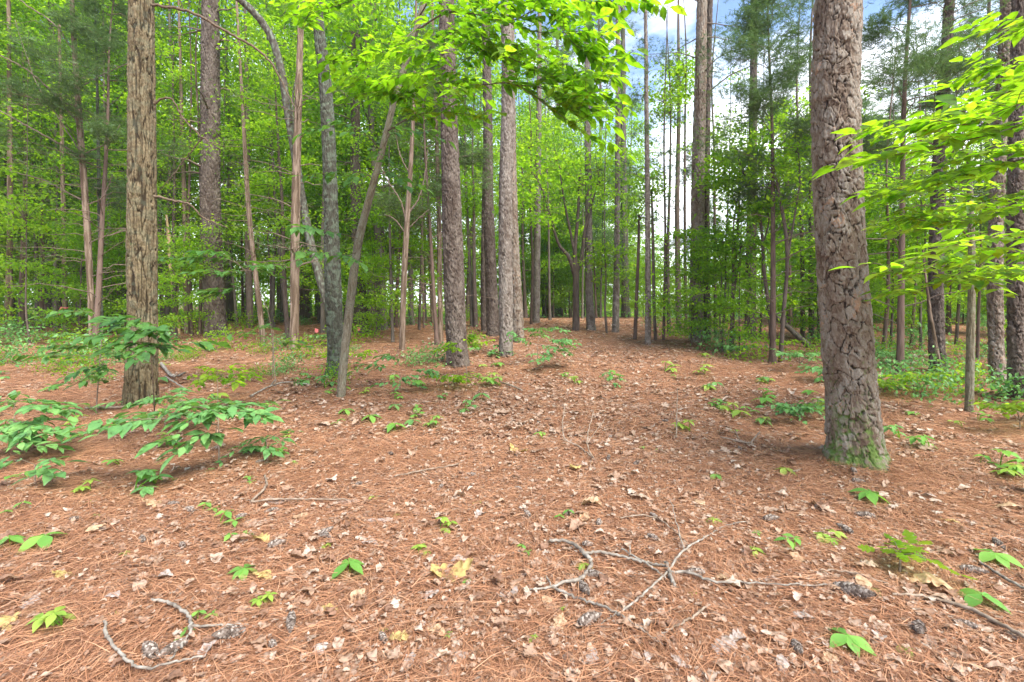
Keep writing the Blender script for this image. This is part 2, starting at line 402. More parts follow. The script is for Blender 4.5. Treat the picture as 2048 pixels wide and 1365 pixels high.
def ground_mat():
    m, nt, N, L = newmat('forest_floor')
    g = N('ShaderNodeNewGeometry')
    def noise(sc, det=6, ro=.6, scale3=None):
        n = N('ShaderNodeTexNoise'); n.inputs['Scale'].default_value = sc; n.inputs['Detail'].default_value = det; n.inputs['Roughness'].default_value = ro
        if scale3:
            mp = N('ShaderNodeMapping'); mp.inputs['Scale'].default_value = scale3[:3]; mp.inputs['Rotation'].default_value = (0, 0, scale3[3])
            L(g.outputs['Position'], mp.inputs[0]); L(mp.outputs[0], n.inputs[0])
        else: L(g.outputs['Position'], n.inputs[0])
        return n
    n1 = noise(1, 5, .6, (160, 14, 60, .5)); n2 = noise(1, 5, .6, (150, 12, 60, -.7)); n3 = noise(1.3, 6)
    mxm = N('ShaderNodeMath'); mxm.operation = 'MAXIMUM'; L(n1.outputs['Fac'], mxm.inputs[0]); L(n2.outputs['Fac'], mxm.inputs[1])
    r = ramp(N, [(.42, (.12, .06, .035)), (.52, (.25, .125, .07)), (.62, (.37, .19, .11)), (.75, (.5, .32, .21))]); L(mxm.outputs[0], r.inputs[0])
    v = N('ShaderNodeTexVoronoi'); v.inputs['Scale'].default_value = 9; v.inputs['Randomness'].default_value = 1
    L(g.outputs['Position'], v.inputs['Vector'])
    sc = N('ShaderNodeSeparateColor'); L(v.outputs['Color'], sc.inputs[0])
    lt = N('ShaderNodeMath'); lt.operation = 'GREATER_THAN'; lt.inputs[1].default_value = .78; L(sc.outputs[0], lt.inputs[0])
    lr = ramp(N, [(0, (.33, .2, .13)), (.5, (.50, .38, .31)), (1, (.58, .44, .27))]); L(sc.outputs[1], lr.inputs[0])
    vd = N('ShaderNodeMath'); vd.operation = 'LESS_THAN'; vd.inputs[1].default_value = .42; L(v.outputs['Distance'], vd.inputs[0])
    lm = N('ShaderNodeMath'); lm.operation = 'MULTIPLY'; L(lt.outputs[0], lm.inputs[0]); L(vd.outputs[0], lm.inputs[1])
    m1 = N('ShaderNodeMix'); m1.data_type = 'RGBA'; L(lm.outputs[0], m1.inputs['Factor']); L(r.outputs[0], m1.inputs['A']); L(lr.outputs[0], m1.inputs['B'])
    # darker damp duff in patches
    r3 = ramp(N, [(.4, (.7, .66, .62)), (.62, (1, 1, 1))]); L(n3.outputs['Fac'], r3.inputs[0])
    m2 = N('ShaderNodeMix'); m2.data_type = 'RGBA'; m2.blend_type = 'MULTIPLY'; m2.inputs['Factor'].default_value = 1
    L(m1.outputs['Result'], m2.inputs['A']); L(r3.outputs[0], m2.inputs['B'])
    p = N('ShaderNodeBsdfPrincipled'); p.inputs['Roughness'].default_value = .95; p.inputs['Specular IOR Level'].default_value = .15
    L(m2.outputs['Result'], p.inputs['Base Color'])
    b = N('ShaderNodeBump'); b.inputs['Strength'].default_value = .6; b.inputs['Distance'].default_value = .02; L(mxm.outputs[0], b.inputs['Height']); L(b.outputs[0], p.inputs['Normal'])
    o = N('ShaderNodeOutputMaterial'); L(p.outputs[0], o.inputs[0])
    return m
M['ground'] = ground_mat()

# ------------------------------------------------------------------ the ground
def grid(xs, ys, zf):
    X, Y = np.meshgrid(xs, ys)
    V = np.stack([X, Y, zf(X, Y)], -1).reshape(-1, 3)
    nx = len(xs); i = np.arange(len(ys) - 1)[:, None] * nx; j = np.arange(nx - 1)[None]
    return V, np.stack([i + j, i + j + 1, i + nx + j + 1, i + nx + j], -1).reshape(-1, 4)
def uneven(a, b, c, d, n, m):
    return np.unique(np.concatenate([-np.geomspace(b, a, m)[::1] if a else [], np.linspace(-a, c, n), np.geomspace(c, d, m)]))
xs = np.unique(np.concatenate([-np.geomspace(12, 420, 60), np.linspace(-12, 12, 300), np.geomspace(12, 420, 60)]))
ys = np.unique(np.concatenate([-np.geomspace(8, 300, 30), np.linspace(-8, 22, 340), np.geomspace(22, 500, 80)]))
MOUND = [(*onground(a, b_)[:2], w) for a, b_, w in [(1712, 925, .42), (281, 808, .42), (671, 754, .34), (682, 794, .2), (916, 733, .5), (1012, 714, .35), (1037, 684, .4), (987, 670, .4), (588, 700, .4), (185, 697, .3), (1392, 687, .5), (1878, 750, .45), (1996, 772, .45), (2034, 803, .45), (1938, 827, .25), (804, 702, .3)]]
def gz2(x, y):
    z = gz(x, y) + .012 * fbm(x * 6, y * 6, 0, 21, 2)
    for a, b_, w in MOUND: z = z + .075 * (w / .45) * np.exp(-((x - a)**2 + (y - b_)**2) / w**2)
    return z
V, Fq = grid(xs, ys, gz2)
tag(obj('ground', mesh('ground', V, Fq, M['ground'])), kind='structure')

def slope(x, y):
    e = .03
    return (gz(x + e, y) - gz(x - e, y)) / (2 * e), (gz(x, y + e) - gz(x, y - e)) / (2 * e)
def scatter(n, y0, y1, half=1.16, pw=1.0, rng=RNG):
    """points inside the view wedge (and a margin), even per area"""
    y = np.sqrt(rng.uniform(y0**2, y1**2, n)); x = rng.uniform(-1, 1, n) * (half * y + .4)
    return x, y
# fallen needles: bent blades with roots lying on the ground
NEEDLE = (np.array([[0, -.5, 0], [0, .5, 0], [.5, -.42, .03], [.5, .42, .03], [1, 0, 0]]), np.array([[0, 2, 3], [0, 3, 1], [2, 4, 3]]))
def needles(n, y0, y1, ln, wd, rng, lift=0):
    x, y = scatter(n, y0, y1, rng=rng)
    z = gz2(x, y)
    yaw = rng.uniform(0, 2 * np.pi, n) * .75 + .9 * fbm(x * 1.3, y * 1.3, 0, 31) * 2
    l = rng.uniform(.6, 1.3, n) * ln; w = rng.uniform(.7, 1.4, n) * wd
    c, s_ = np.cos(yaw), np.sin(yaw)
    gx, gy = slope(x, y)
    bend = rng.normal(0, .14, n)
    t = NEEDLE[0][:, 0][None]; lat = NEEDLE[0][:, 1][None] * w[:, None] + (t * (1 - t) * bend[:, None] * 2) * l[:, None]
    X = x[:, None] + c[:, None] * t * l[:, None] - s_[:, None] * lat
    Y = y[:, None] + s_[:, None] * t * l[:, None] + c[:, None] * lat
    up = rng.uniform(.001, .013, n)[:, None] + t * rng.normal(.02, .09, n)[:, None] * l[:, None] + 4 * t * (1 - t) * rng.uniform(0, .06, n)[:, None] * l[:, None]
    tw = NEEDLE[0][:, 1][None] * w[:, None] * rng.uniform(-.6, .6, n)[:, None]
    Z = z[:, None] + gx[:, None] * (X - x[:, None]) + gy[:, None] * (Y - y[:, None]) + np.maximum(up, .001) + tw + .004 + lift * rng.uniform(0, 1, n)[:, None]
    V = np.stack([X, Y, Z], -1).reshape(-1, 3)
    Fo = (NEEDLE[1][None] + (np.arange(n) * 5)[:, None, None]).reshape(-1, 3)
    return V, Fo
rn = np.random.default_rng(5)
nb = Bag()
nb.add(*needles(150000, 1.5, 5.0, .15, .0021, rn))
nb.add(*needles(75000, 1.5, 4.8, .16, .0022, rn, .02))
nb.add(*needles(130000, 4.4, 10.0, .18, .0034, rn))
nb.add(*needles(60000, 9.5, 22.0, .24, .0075, rn))
tag(obj('needle_litter', nb.mesh('needle_litter', M['litter_needle'], False)), 'rust-brown fallen pine needles carpeting the whole forest floor', 'needle litter', kind='stuff')
# dead leaf litter
DEAD = [oak_leaf(s) for s in range(8)] + [plain_dead(s) for s in range(7)]
def litter(n, y0, y1, size, rng, bag):
    x, y = scatter(n, y0, y1, rng=rng)
    trail = np.exp(-((x - .12 * y - .2) / (1.2 + .12 * y))**2)
    keep = .8 * fbm(x * .9, y * .9, 0, 77, 3) + .9 * fbm(x * 3.5, y * 3.5, 0, 78, 2) + 1.35 * trail - .25 + .9 * ss(5, 2.6, y) + rng.uniform(-.8, .8, n) > .05
    x, y = x[keep], y[keep]; n = len(x)
    kind = rng.integers(0, len(DEAD), n)
    for k in range(len(DEAD)):
        q = kind == k; c = q.sum()
        flip = rng.uniform(0, 1, c) < .35
        p = np.stack([x[q], y[q], gz2(x[q], y[q]) + rng.uniform(.004, .024, c) + flip * .012], 1)
        flip = rng.uniform(0, 1, c) < .35
        bag.put(DEAD[k], p, rng.uniform(0, 6.28, c), rng.normal(0, .11, c), rng.normal(0, .14, c) + np.where(flip, np.pi, 0), size * np.exp(rng.normal(-.25, .38, c)))
lb = Bag()
FLK = DEAD
litter(12500, 1.5, 4.8, .055, rn, lb); litter(15000, 4.5, 9, .08, rn, lb); litter(16000, 9, 22, .10, rn, lb)
litter(36000, 1.5, 5, .026, rn, lb); litter(56000, 5, 13, .036, rn, lb)
tag(obj('leaf_litter', lb.mesh('leaf_litter', M['dead_leaf'])), 'curled tan and grey-pink dead leaves strewn over the needles', 'leaf litter', kind='stuff')
# small bits: bark flakes and broken twigs
tb = Tubes()
xx, yy = scatter(2600, 1.5, 14, rng=rn)
for x, y in zip(xx, yy):
    l = rn.uniform(.06, .3); a = rn.uniform(0, 3.14); r = rn.uniform(.0012, .003)
    t = np.linspace(0, 1, 5); bx = rn.normal(0, .08)
    P = np.stack([x + np.cos(a) * t * l - np.sin(a) * bx * t * (1 - t) * 2 * l, y + np.sin(a) * t * l + np.cos(a) * bx * t * (1 - t) * 2 * l, 0 * t], 1)
    P[:, 2] = gz2(P[:, 0], P[:, 1]) + .010 + rn.uniform(0, .01)
    tb.add(P, r * (1 - .6 * t), 4)
tag(obj('twig_litter', tb.mesh('twig_litter', M['stick_dark'])), 'short broken twigs scattered among the needles', 'twig litter', kind='stuff')

# ------------------------------------------------------------------ carved trunks
def voro(U, Vv, N, seed, jit=.85):
    """F1, F2-F1 and cell random on a grid that wraps after N cells in U"""
    iu, iv = np.floor(U), np.floor(Vv)
    f1 = np.full(U.shape, 9.); f2 = np.full(U.shape, 9.); cid = np.zeros(U.shape); cx = np.zeros(U.shape); cyy = np.zeros(U.shape)
    for a in (-1, 0, 1):
        for b in (-1, 0, 1):
            ci, cj = iu + a, iv + b
            w = np.mod(ci, N)
            ox = ci + .5 + (_h(w, cj, w * 0, seed) - .5) * jit + .5 * (np.mod(cj, 2)); oy = cj + .5 + (_h(w, cj, w * 0 + 1, seed) - .5) * jit
            d = np.hypot(U - ox, Vv - oy)
            n1 = d < f1
            f2 = np.where(n1, f1, np.minimum(f2, d)); cid = np.where(n1, _h(w, cj, w * 0 + 2, seed), cid)
            cx = np.where(n1, U - ox, cx); cyy = np.where(n1, Vv - oy, cyy); f1 = np.where(n1, d, f1)
    return f1, f2 - f1, cid, cx, cyy
def trunk_mesh(name, path, kind, mat, cell, seed, na, nr, depth=.02, flare=.35, mossH=0., lobes=5, mossy=0.0):
    """path rows x,y,z,r from the foot up, relative to the tree's base"""
    P4 = smooth_path(path, nr); P, R = P4[:, :3], P4[:, 3]
    v = np.concatenate([[0], np.cumsum(np.linalg.norm(np.diff(P, axis=0), axis=1))])
    T, A, B = frames(P)
    th = np.arange(na) / na * 2 * np.pi
    TH, VV = np.meshgrid(th, v)
    Rm = R[:, None] + 0 * TH
    N = max(4, round(2 * np.pi * R[len(R) // 3] / cell[0]))
    cx, sx = np.cos(TH), np.sin(TH); k = 1.0 / cell[0]
    wx = vnoise(cx * 1.2 * N / 6, sx * 1.2 * N / 6, VV / cell[1] * .8, seed + 3)
    wy = vnoise(cx * 1.2 * N / 6, sx * 1.2 * N / 6, VV / cell[1] * .8, seed + 4)
    if kind == 'plates':
        nq = N / 6.283
        w3 = vnoise(cx * nq * 3, sx * nq * 3, VV / cell[1] * 2.6, seed + 31); w4 = vnoise(cx * nq * 3, sx * nq * 3, VV / cell[1] * 2.6, seed + 32)
        U = TH / (2 * np.pi) * N + .4 * wx + .13 * w3; V_ = VV / cell[1] + .4 * wy + .13 * w4
        f1, e, cid, dx, dy = voro(U, V_, N, seed, 1.0)
        f1b, e2, cid2, dx2, dy2 = voro(U * 2, V_ * 1.7 + .3 * wx, N * 2, seed + 9)
        sub = ss(.35, .45, cid)
        nf = vnoise(cx * N * 1.1, sx * N * 1.1, VV / cell[1] * 6, seed + 13)
        nf2 = vnoise(cx * N * 2.3, sx * N * 2.3, VV / cell[1] * 13, seed + 14)
        e = np.minimum(e, e2 * .8 + .3 * (1 - sub) + .03) + .09 * nf + .05 * nf2
        tn = 1.2 * fbm(cx * N * .55, sx * N * .55, VV / cell[1] * 1.7, seed + 50, 3) + .6 * cid2 + .25 * np.mod(-dy2, 1)
        tq = np.floor(tn * 3.2); tf = tn * 3.2 - tq; ter = (tq + ss(.0, .25, tf)) / 3.2; th_ = _h(tq, np.floor(cid2 * 50), np.floor(cid * 50), seed)
        cr = ss(-.02, .10, e); fl = ss(.0, .07, e2 + .05 * nf2)
        hgt = cr * (.4 + .25 * cid + .2 * cid2 - .35 * dy2 * fl + .45 * ter) + .08 * nf2 + .12 * cr * fl
        col = (.2 * cid + .35 * cid2 + .45 * th_ + .12 * nf2 + .28 * vnoise(cx * 2, sx * 2, VV * 3, seed + 40)); g = ss(-.03, .17, e) * (.6 + .4 * fl)
    elif kind == 'ridges':
        U = TH / (2 * np.pi) * N + .55 * wx + .35 * vnoise(cx * 2, sx * 2, VV * 2.2, seed + 8); V_ = VV / cell[1] + .3 * wy
        f1, e, cid, dx, dy = voro(U, V_, N, seed, .95)
        q1 = N / 6.283 * 1.15
        n1 = np.abs(vnoise(cx * q1 + .5 * wx, sx * q1, VV / cell[1] * .85 + wy * .5, seed + 21))
        n2 = np.abs(vnoise(cx * q1 * 1.9, sx * q1 * 1.9 + .5 * wx, VV / cell[1] * 1.4, seed + 22))
        n3 = vnoise(cx * q1 * 3, sx * q1 * 3, VV / cell[1] * 14, seed + 23)
        rr = np.minimum(n1 * 1.25, n2 + .10) + .03 * n3
        hgt = 1.25 * ss(.02, .36, rr) + .10 * n3; col = np.clip(.5 + .5 * n3 * .7 + .3 * (cid - .5), 0, 1); g = ss(.05, .30, rr)
    else:                                               # stringy
        U = TH / (2 * np.pi) * N + .3 * wx; V_ = VV / cell[1] + .2 * wy
        f1, e, cid, dx, dy = voro(U, V_, N, seed, .95)
        hgt = ss(.0, .4, e) * .6 + .4 * cid; col = cid; g = .35 + .65 * ss(.0, .2, e)
    fn = fbm(cx * k * .9 * R.mean() * 6, sx * k * .9 * R.mean() * 6, VV * k * 1.2, seed + 6)
    hgt = hgt + .10 * fn
    z0 = VV
    lob = 1 + .45 * np.sin(TH * lobes + seed) * np.exp(-z0 / .22) + .2 * vnoise(cx * 2, sx * 2, z0, seed)
    RR = Rm * (1 + flare * np.exp(-z0 / (R[0] * .9)) * lob) + depth * (hgt - .6) + .04 * Rm * vnoise(cx * 1.3, sx * 1.3, VV * 1.3, seed + 2)
    XYZ = P[:, None] + RR[..., None] * (cx[..., None] * A[:, None] + sx[..., None] * B[:, None])
    if mossH: moss = np.exp(-z0 / mossH) * 1.3 * (.62 + .5 * (1 - g)) + .25 * vnoise(cx * 3, sx * 3, z0 * 3, seed + 5)
    else: moss = np.zeros_like(z0)
    moss = np.clip(moss + mossy * (.5 + .5 * cx), 0, 1)
    attr = np.stack([np.clip(col, 0, 1), g, moss, np.ones_like(g)], -1)
    i = np.arange(nr - 1)[:, None] * na; j = np.arange(na)[None]; j2 = (j + 1) % na
    Fq = np.stack([i + j, i + j2, i + na + j2, i + na + j], -1).reshape(-1, 4)
    return mesh(name, XYZ.reshape(-1, 3), Fq, mat, True, attr.reshape(-1, 4))

HERO_PX = []       # (px, Y) of hero trunks, to keep the scatter clear of them
def hero(label, cat, kind, mat, pts, cell, seed, depth=.02, flare=.35, mossH=0., mossy=0., name='pine_tree', up=None, group=None, Y=None):
    """pts: (px, py, width px) from the foot to the highest drawn point; continues straight above"""
    b = onground(pts[0][0], pts[0][1])
    if Y is None: Y = b[1]
    else: b = np.array([(pts[0][0] - CXP) / F_PX * Y, Y, float(gz((pts[0][0] - CXP) / F_PX * Y, Y))])
    ca = .96 * math.cos(math.atan((pts[0][0] - CXP) / F_PX))      # a round stem looks wider off the lens axis
    pts = [(p[0], p[1], p[2] * ca) for p in pts]
    rows = [np.array([0, 0, -.12, pts[0][2] * Y / F_PX / 2])]
    for (px, py, w) in pts[0:]:
        p = ray(px, py, Y) - b
        rows.append(np.array([p[0], p[1], p[2] if len(rows) > 1 else 0, w * Y / F_PX / 2]))
    if up:                                               # taper on above the frame
        a, c = rows[-1], rows[-2]
        d = (a - c)[:3]; d = d / max(d[2], .1); d[0] = np.clip(d[0], -.3, .3)
        rows.append(np.array([a[0] + d[0] * up, a[1], a[2] + up, a[3] * .72]))
    L_ = rows[-1][2]
    wpx = max(p[2] for p in pts)
    na = int(np.clip(wpx * 4.2, 20, 420)); nr = int(np.clip(L_ * F_PX / Y / 1.9, 40, 1000))
    t = thing(name, label, cat, b, group)
    obj('trunk', trunk_mesh('trunk', rows, kind, M[mat], cell, seed, na, nr, depth, flare, mossH, mossy=mossy), t)
    HERO_PX.append((pts[0][0], Y))
    return t, b, rows
T = {}
T['right'] = hero('thick pine with broad flaking pink-grey bark plates and green moss at its foot', 'pine tree', 'plates', 'pine',
    [(1712, 930, 106), (1703, 800, 108), (1695, 700, 108), (1684, 550, 104), (1676, 400, 103), (1671, 200, 99), (1676, 0, 96)], (.105, .145), 4, .017, .95, .5, up=3.0)
T['oak'] = hero('oak with deeply ridged yellow-brown bark rising behind the left saplings', 'oak tree', 'ridges', 'ridged',
    [(281, 812, 68), (283, 740, 66), (285, 640, 62), (284, 500, 61), (284, 300, 58), (283, 100, 52), (283, 0, 50)], (.042, .26), 8, .024, .42, .12, mossy=.2, up=3.0, name='oak_tree')
T['dark'] = hero('broad dark pine standing behind the ridged oak, thin bare stems around it', 'pine tree', 'plates', 'pine_dark',
    [(432, 672, 46), (426, 560, 43), (421, 400, 42), (421, 200, 39), (421, 0, 35)], (.10, .13), 12, .03, .3, .1, up=6)
T['mossy'] = hero('lichen-covered tree with a bright mossy foot beside the slanting slim stem', 'tree', 'ridges', 'lichen',
    [(671, 757, 38), (672, 700, 34), (668, 620, 34), (664, 500, 31), (661, 380, 28), (653, 200, 26), (638, 60, 22), (628, -60, 20)], (.04, .10), 15, .014, .75, .30, up=3, mossy=.15, name='lichened_tree')
T['slim'] = hero('slim pale stem slanting right in front of the mossy-footed tree', 'sapling tree', 'ridges', 'smooth',
    [(682, 797, 18), (686, 740, 17), (697, 640, 18), (714, 500, 17), (738, 400, 15), (762, 310, 13), (792, 190, 12), (840, 34, 12), (862, -60, 10)], (.03, .12), 18, .006, .35, .1, up=2, name='young_tree')
T['centre'] = hero('pine of grey-brown shingled bark left of the trail, green sprig across its foot', 'pine tree', 'plates', 'pine_dark',
    [(916, 736, 44), (913, 680, 41), (908, 560, 41), (903, 400, 38), (897, 200, 32), (893, 0, 29)], (.10, .14), 22, .02, .25, .08, up=4)
T['pale'] = hero('pale scaly pine at the left edge of the trail with shrubs at its foot', 'pine tree', 'plates', 'pine_pale',
    [(1012, 716, 26), (1012, 650, 27), (1011, 500, 27), (1012, 350, 27), (1016, 200, 25), (1013, 0, 22)], (.09, .12), 25, .018, .15, .1, up=5)
T['pale2'] = hero('brown plated pine just behind the pale scaly pine, half hidden by it', 'pine tree', 'plates', 'pine',
    [(1037, 686, 24), (1034, 600, 21), (1028, 480, 19), (1024, 300, 16), (1022, 100, 14)], (.10, .13), 27, .02, .2, up=6)
T['grey_l'] = hero('straight brown pine left of the pale scaly pine, dark twin at its side', 'pine tree', 'plates', 'pine_dark',
    [(987, 672, 26), (982, 560, 23), (977, 400, 20), (975, 200, 17), (971, 0, 15)], (.10, .12), 29, .022, .25, up=6)
T['grey_l2'] = hero('thin dark pine pressed against the left of the straight brown pine', 'pine tree', 'plates', 'pine_dark',
    [(968, 664, 12), (967, 560, 11), (969, 400, 10), (973, 200, 8), (975, 80, 6)], (.10, .12), 30, .02, .25, up=5)
T['cedar'] = hero('straight reddish cedar with stringy bark and fluted foot left of the mossy tree', 'cedar tree', 'stringy', 'cedar',
    [(588, 702, 21), (589, 640, 19), (590, 500, 19), (592, 380, 18), (597, 200, 15), (603, 0, 12)], (.035, .35), 33, .016, .55, up=4, name='cedar_tree')
T['cedar_l'] = hero('leaning reddish cedar with long bare limbs left of the ridged oak', 'cedar tree', 'stringy', 'cedar',
    [(185, 698, 16), (182, 600, 15), (172, 420, 15), (158, 230, 14), (148, 80, 11), (144, 0, 9)], (.035, .35), 35, .014, .3, up=3, name='cedar_tree')
T['cedar_s'] = hero('thin cedar stem leaning left between the dark pine and straight cedar', 'cedar tree', 'stringy', 'cedar',
    [(527, 692, 12), (520, 620, 12), (508, 520, 10), (496, 400, 10), (488, 260, 8), (480, 120, 6)], (.03, .3), 37, .01, .3, up=2, name='cedar_tree')
T['cedar_b'] = hero('bare cedar with forking dead upper limbs left of the grey-brown pine', 'cedar tree', 'stringy', 'cedar',
    [(804, 703, 13), (806, 620, 12), (810, 520, 12), (815, 430, 11), (821, 340, 9), (827, 220, 7), (830, 100, 5)], (.03, .3), 39, .01, .25, up=2, name='cedar_tree')
T['pine_d1'] = hero('dark brown pine directly behind the slanting slim stem', 'pine tree', 'plates', 'pine_dark',
    [(727, 666, 27), (722, 600, 24), (714, 480, 21), (711, 350, 20), (711, 150, 17), (710, 0, 14)], (.10, .12), 41, .02, .2, up=5)
T['pine_d2'] = hero('straight brown pine just right of the dark pine behind the slanting stem', 'pine tree', 'plates', 'pine',
    [(746, 652, 21), (744, 560, 20), (745, 400, 18), (746, 200, 15), (746, 0, 13)], (.10, .12), 43, .02, .2, up=6)
T['twin_r'] = hero('tall brown pine across the trail, darker pine close behind its right side', 'pine tree', 'plates', 'pine',
    [(1392, 688, 30), (1393, 600, 29), (1395, 480, 27), (1396, 350, 26), (1400, 200, 24), (1404, 0, 20)], (.10, .13), 45, .02, .22, .2, up=8)
T['twin_r2'] = hero('dark straight pine touching the right side of the tall trail pine', 'pine tree', 'plates', 'pine_dark',
    [(1414, 686, 15), (1413, 560, 14), (1412, 400, 14), (1415, 200, 13), (1420, 0, 11)], (.10, .13), 47, .02, .2, up=8)
T['slender'] = hero('slender grey pine with a straight knobbly stem at the trail bend', 'pine tree', 'plates', 'pine_pale',
    [(1296, 689, 12), (1296, 560, 11), (1295, 400, 10), (1293, 200, 8), (1291, 0, 6)], (.09, .10), 49, .015, .2, up=5)
T['slender2'] = hero('tall thin grey pine against the white cloud at the trail end', 'pine tree', 'plates', 'pine_pale',
    [(1231, 665, 15), (1233, 560, 12), (1235, 400, 11), (1236, 200, 10), (1236, 0, 8)], (.10, .12), 51, .015, .2, up=7)
T['end_r'] = hero('pale pine at the far end of the trail, right of the forked tree', 'pine tree', 'plates', 'pine_pale',
    [(1182, 661, 19), (1178, 560, 15), (1177, 400, 14), (1175, 250, 12), (1174, 100, 10)], (.11, .13), 53, .015, .3, up=8)
T['end_l'] = hero('whitish straight pine left of the forked tree at the trail end', 'pine tree', 'plates', 'pine_pale',
    [(1072, 646, 15), (1074, 500, 14), (1076, 350, 12), (1078, 200, 10), (1079, 60, 8)], (.12, .14), 55, .015, .2, up=8)
T['r1'] = hero('dark furrowed pine behind the bright leafy boughs, thin leaning stem before it', 'pine tree', 'plates', 'pine_dark',
    [(1878, 752, 37), (1873, 680, 33), (1871, 560, 31), (1876, 400, 29), (1886, 200, 25), (1896, 50, 20)], (.085, .11), 57, .022, .22, .1, up=4)
T['r2'] = hero('brown pine with pale right side, second in from the right edge', 'pine tree', 'plates', 'pine',
    [(1996, 774, 36), (1992, 680, 33), (1990, 560, 31), (1994, 400, 29), (2004, 200, 26), (2012, 30, 23)], (.085, .11), 59, .022, .2, .1, up=4)
T['r3'] = hero('rough brown pine cut by the right edge of the view', 'pine tree', 'plates', 'pine_dark',
    [(2034, 806, 36), (2032, 700, 34), (2031, 560, 34), (2031, 400, 33), (2034, 200, 31), (2038, 0, 28)], (.08, .10), 61, .022, .2, .1, up=4)
T['leafy'] = hero('slim straight young tree carrying the bright green boughs at right', 'young tree', 'ridges', 'smooth',
    [(1938, 829, 19), (1940, 740, 18), (1942, 640, 18), (1944, 540, 15), (1941, 420, 13), (1938, 300, 11)], (.03, .12), 63, .006, .2, .05, name='young_tree')
T['lean_r'] = hero('thin bare stem leaning left in front of the dark furrowed pine', 'sapling', 'stringy', 'cedar',
    [(1884, 760, 9), (1872, 690, 8), (1860, 620, 7), (1852, 560, 6), (1846, 500, 4)], (.03, .2), 65, .004, .2, name='bare_sapling')
T['snag'] = hero('broken pale barkless snag between the ridged oak and dark pine', 'dead tree', 'stringy', 'snag',
    [(355, 668, 13), (351, 620, 12), (346, 560, 10), (341, 525, 9), (337, 470, 7), (333, 430, 4)], (.05, .5), 67, .02, .35, name='dead_snag')
T['red1'] = hero('reddish cedar stem just left of the dark pine, thinner stem beside it', 'cedar tree', 'stringy', 'cedar',
    [(374, 668, 13), (372, 560, 12), (369, 400, 11), (364, 250, 9), (360, 100, 6)], (.04, .4), 69, .012, .3, up=3, name='cedar_tree')
T['left_a'] = hero('brown flaring trunk at the left edge of the view', 'tree', 'stringy', 'cedar',
    [(15, 672, 22), (17, 600, 17), (20, 480, 14), (20, 300, 12), (18, 100, 10)], (.05, .4), 71, .015, .4, up=4, name='cedar_tree')
T['left_d'] = hero('dark pine trunk left of the leaning cedar, behind a pink-taped stem', 'pine tree', 'plates', 'pine_dark',
    [(115, 655, 21), (113, 560, 19), (110, 400, 17), (106, 200, 15)], (.11, .13), 73, .02, .2, up=5)
T['left_e'] = hero('reddish stem with pink tape left of the leaning cedar', 'cedar tree', 'stringy', 'cedar',
    [(131, 668, 14), (130, 600, 12), (128, 480, 11), (124, 300, 9)], (.04, .4), 75, .012, .2, up=4, name='cedar_tree')
T['lich_g'] = hero('thin grey lichened stem between the leaning cedar and ridged oak', 'tree', 'ridges', 'lichen',
    [(203, 690, 10), (202, 600, 9), (199, 450, 8), (196, 250, 7), (192, 80, 5)], (.04, .12), 77, .006, .2, up=2, name='young_tree')
T['log_pine'] = hero('stout dark pine behind the fallen grey log', 'pine tree', 'plates', 'pine_dark',
    [(1500, 678, 24), (1501, 600, 22), (1503, 450, 20), (1506, 250, 17), (1508, 60, 13)], (.11, .13), 79, .02, .25, up=6)
T['red_c'] = hero('reddish cedar stem close behind the left of the grey-brown pine', 'cedar tree', 'stringy', 'cedar',
    [(882, 684, 11), (880, 600, 10), (878, 450, 10), (874, 300, 8), (868, 120, 6)], (.04, .4), 81, .01, .2, up=2, name='cedar_tree')
T['pale_c'] = hero('thin pale crooked stem right of the forking bare cedar', 'cedar tree', 'stringy', 'cedar',
    [(866, 648, 9), (862, 560, 8), (857, 450, 8), (853, 330, 6), (851, 200, 4)], (.04, .4), 83, .01, .2, up=2, name='cedar_tree')

# curved bare young stems right of the trail
def bent(label, pts, mat='bg_grey', name='young_tree', cat='sapling', Y=None, group=None, k=8, forks=()):
    b = onground(pts[0][0], pts[0][1])
    if Y is None: Y = b[1]
    P = [np.array([0, 0, -.05])] + [ray(p[0], p[1], Y + (p[3] if len(p) > 3 else 0)) - b for p in pts]
    W_ = [pts[0][2]] + [p[2] for p in pts]
    P4 = smooth_path([list(p) + [w * Y / F_PX / 2] for p, w in zip(P, W_)], 30)
    tb = Tubes(); tb.add(P4[:, :3], P4[:, 3], k)
    for fp in forks:
        P = [ray(p[0], p[1], Y + (p[3] if len(p) > 3 else 0)) - b for p in fp]
        P4 = smooth_path([list(p) + [q[2] * Y / F_PX / 2] for p, q in zip(P, fp)], 20); tb.add(P4[:, :3], P4[:, 3], 6)
    t = thing(name, label, cat, b, group)
    obj('trunk', tb.mesh('trunk', M[mat]), t)
    HERO_PX.append((pts[0][0], Y))
    return t, b
bs = {}
bs['a'] = bent('crooked thin dark stem left of the fallen log, wavy upper half', [(1543, 714, 8), (1540, 640, 7), (1528, 540, 7), (1524, 470, 6), (1512, 400, 5), (1480, 330, 4), (1478, 310, 3)], 'bg_dark',
     forks=[[(1526, 490, 4), (1538, 440, 3), (1530, 400, 3), (1545, 340, 2)]])
bs['b'] = bent('thin grey stem right of the crooked dark stem, log end beside it', [(1561, 724, 9), (1566, 640, 8), (1574, 540, 7), (1572, 470, 7), (1560, 400, 6), (1552, 350, 4)], 'bg_dark',
     forks=[[(1574, 520, 5), (1588, 440, 4), (1600, 350, 3), (1590, 260, 2)]])
bs['c'] = bent('slim brown stem with one right-slanting fork before the stout dark pine', [(1465, 700, 7), (1466, 620, 7), (1470, 540, 6), (1477, 430, 5), (1480, 330, 4)], 'bg_red',
     forks=[[(1468, 580, 5), (1485, 500, 4), (1505, 470, 3)]])
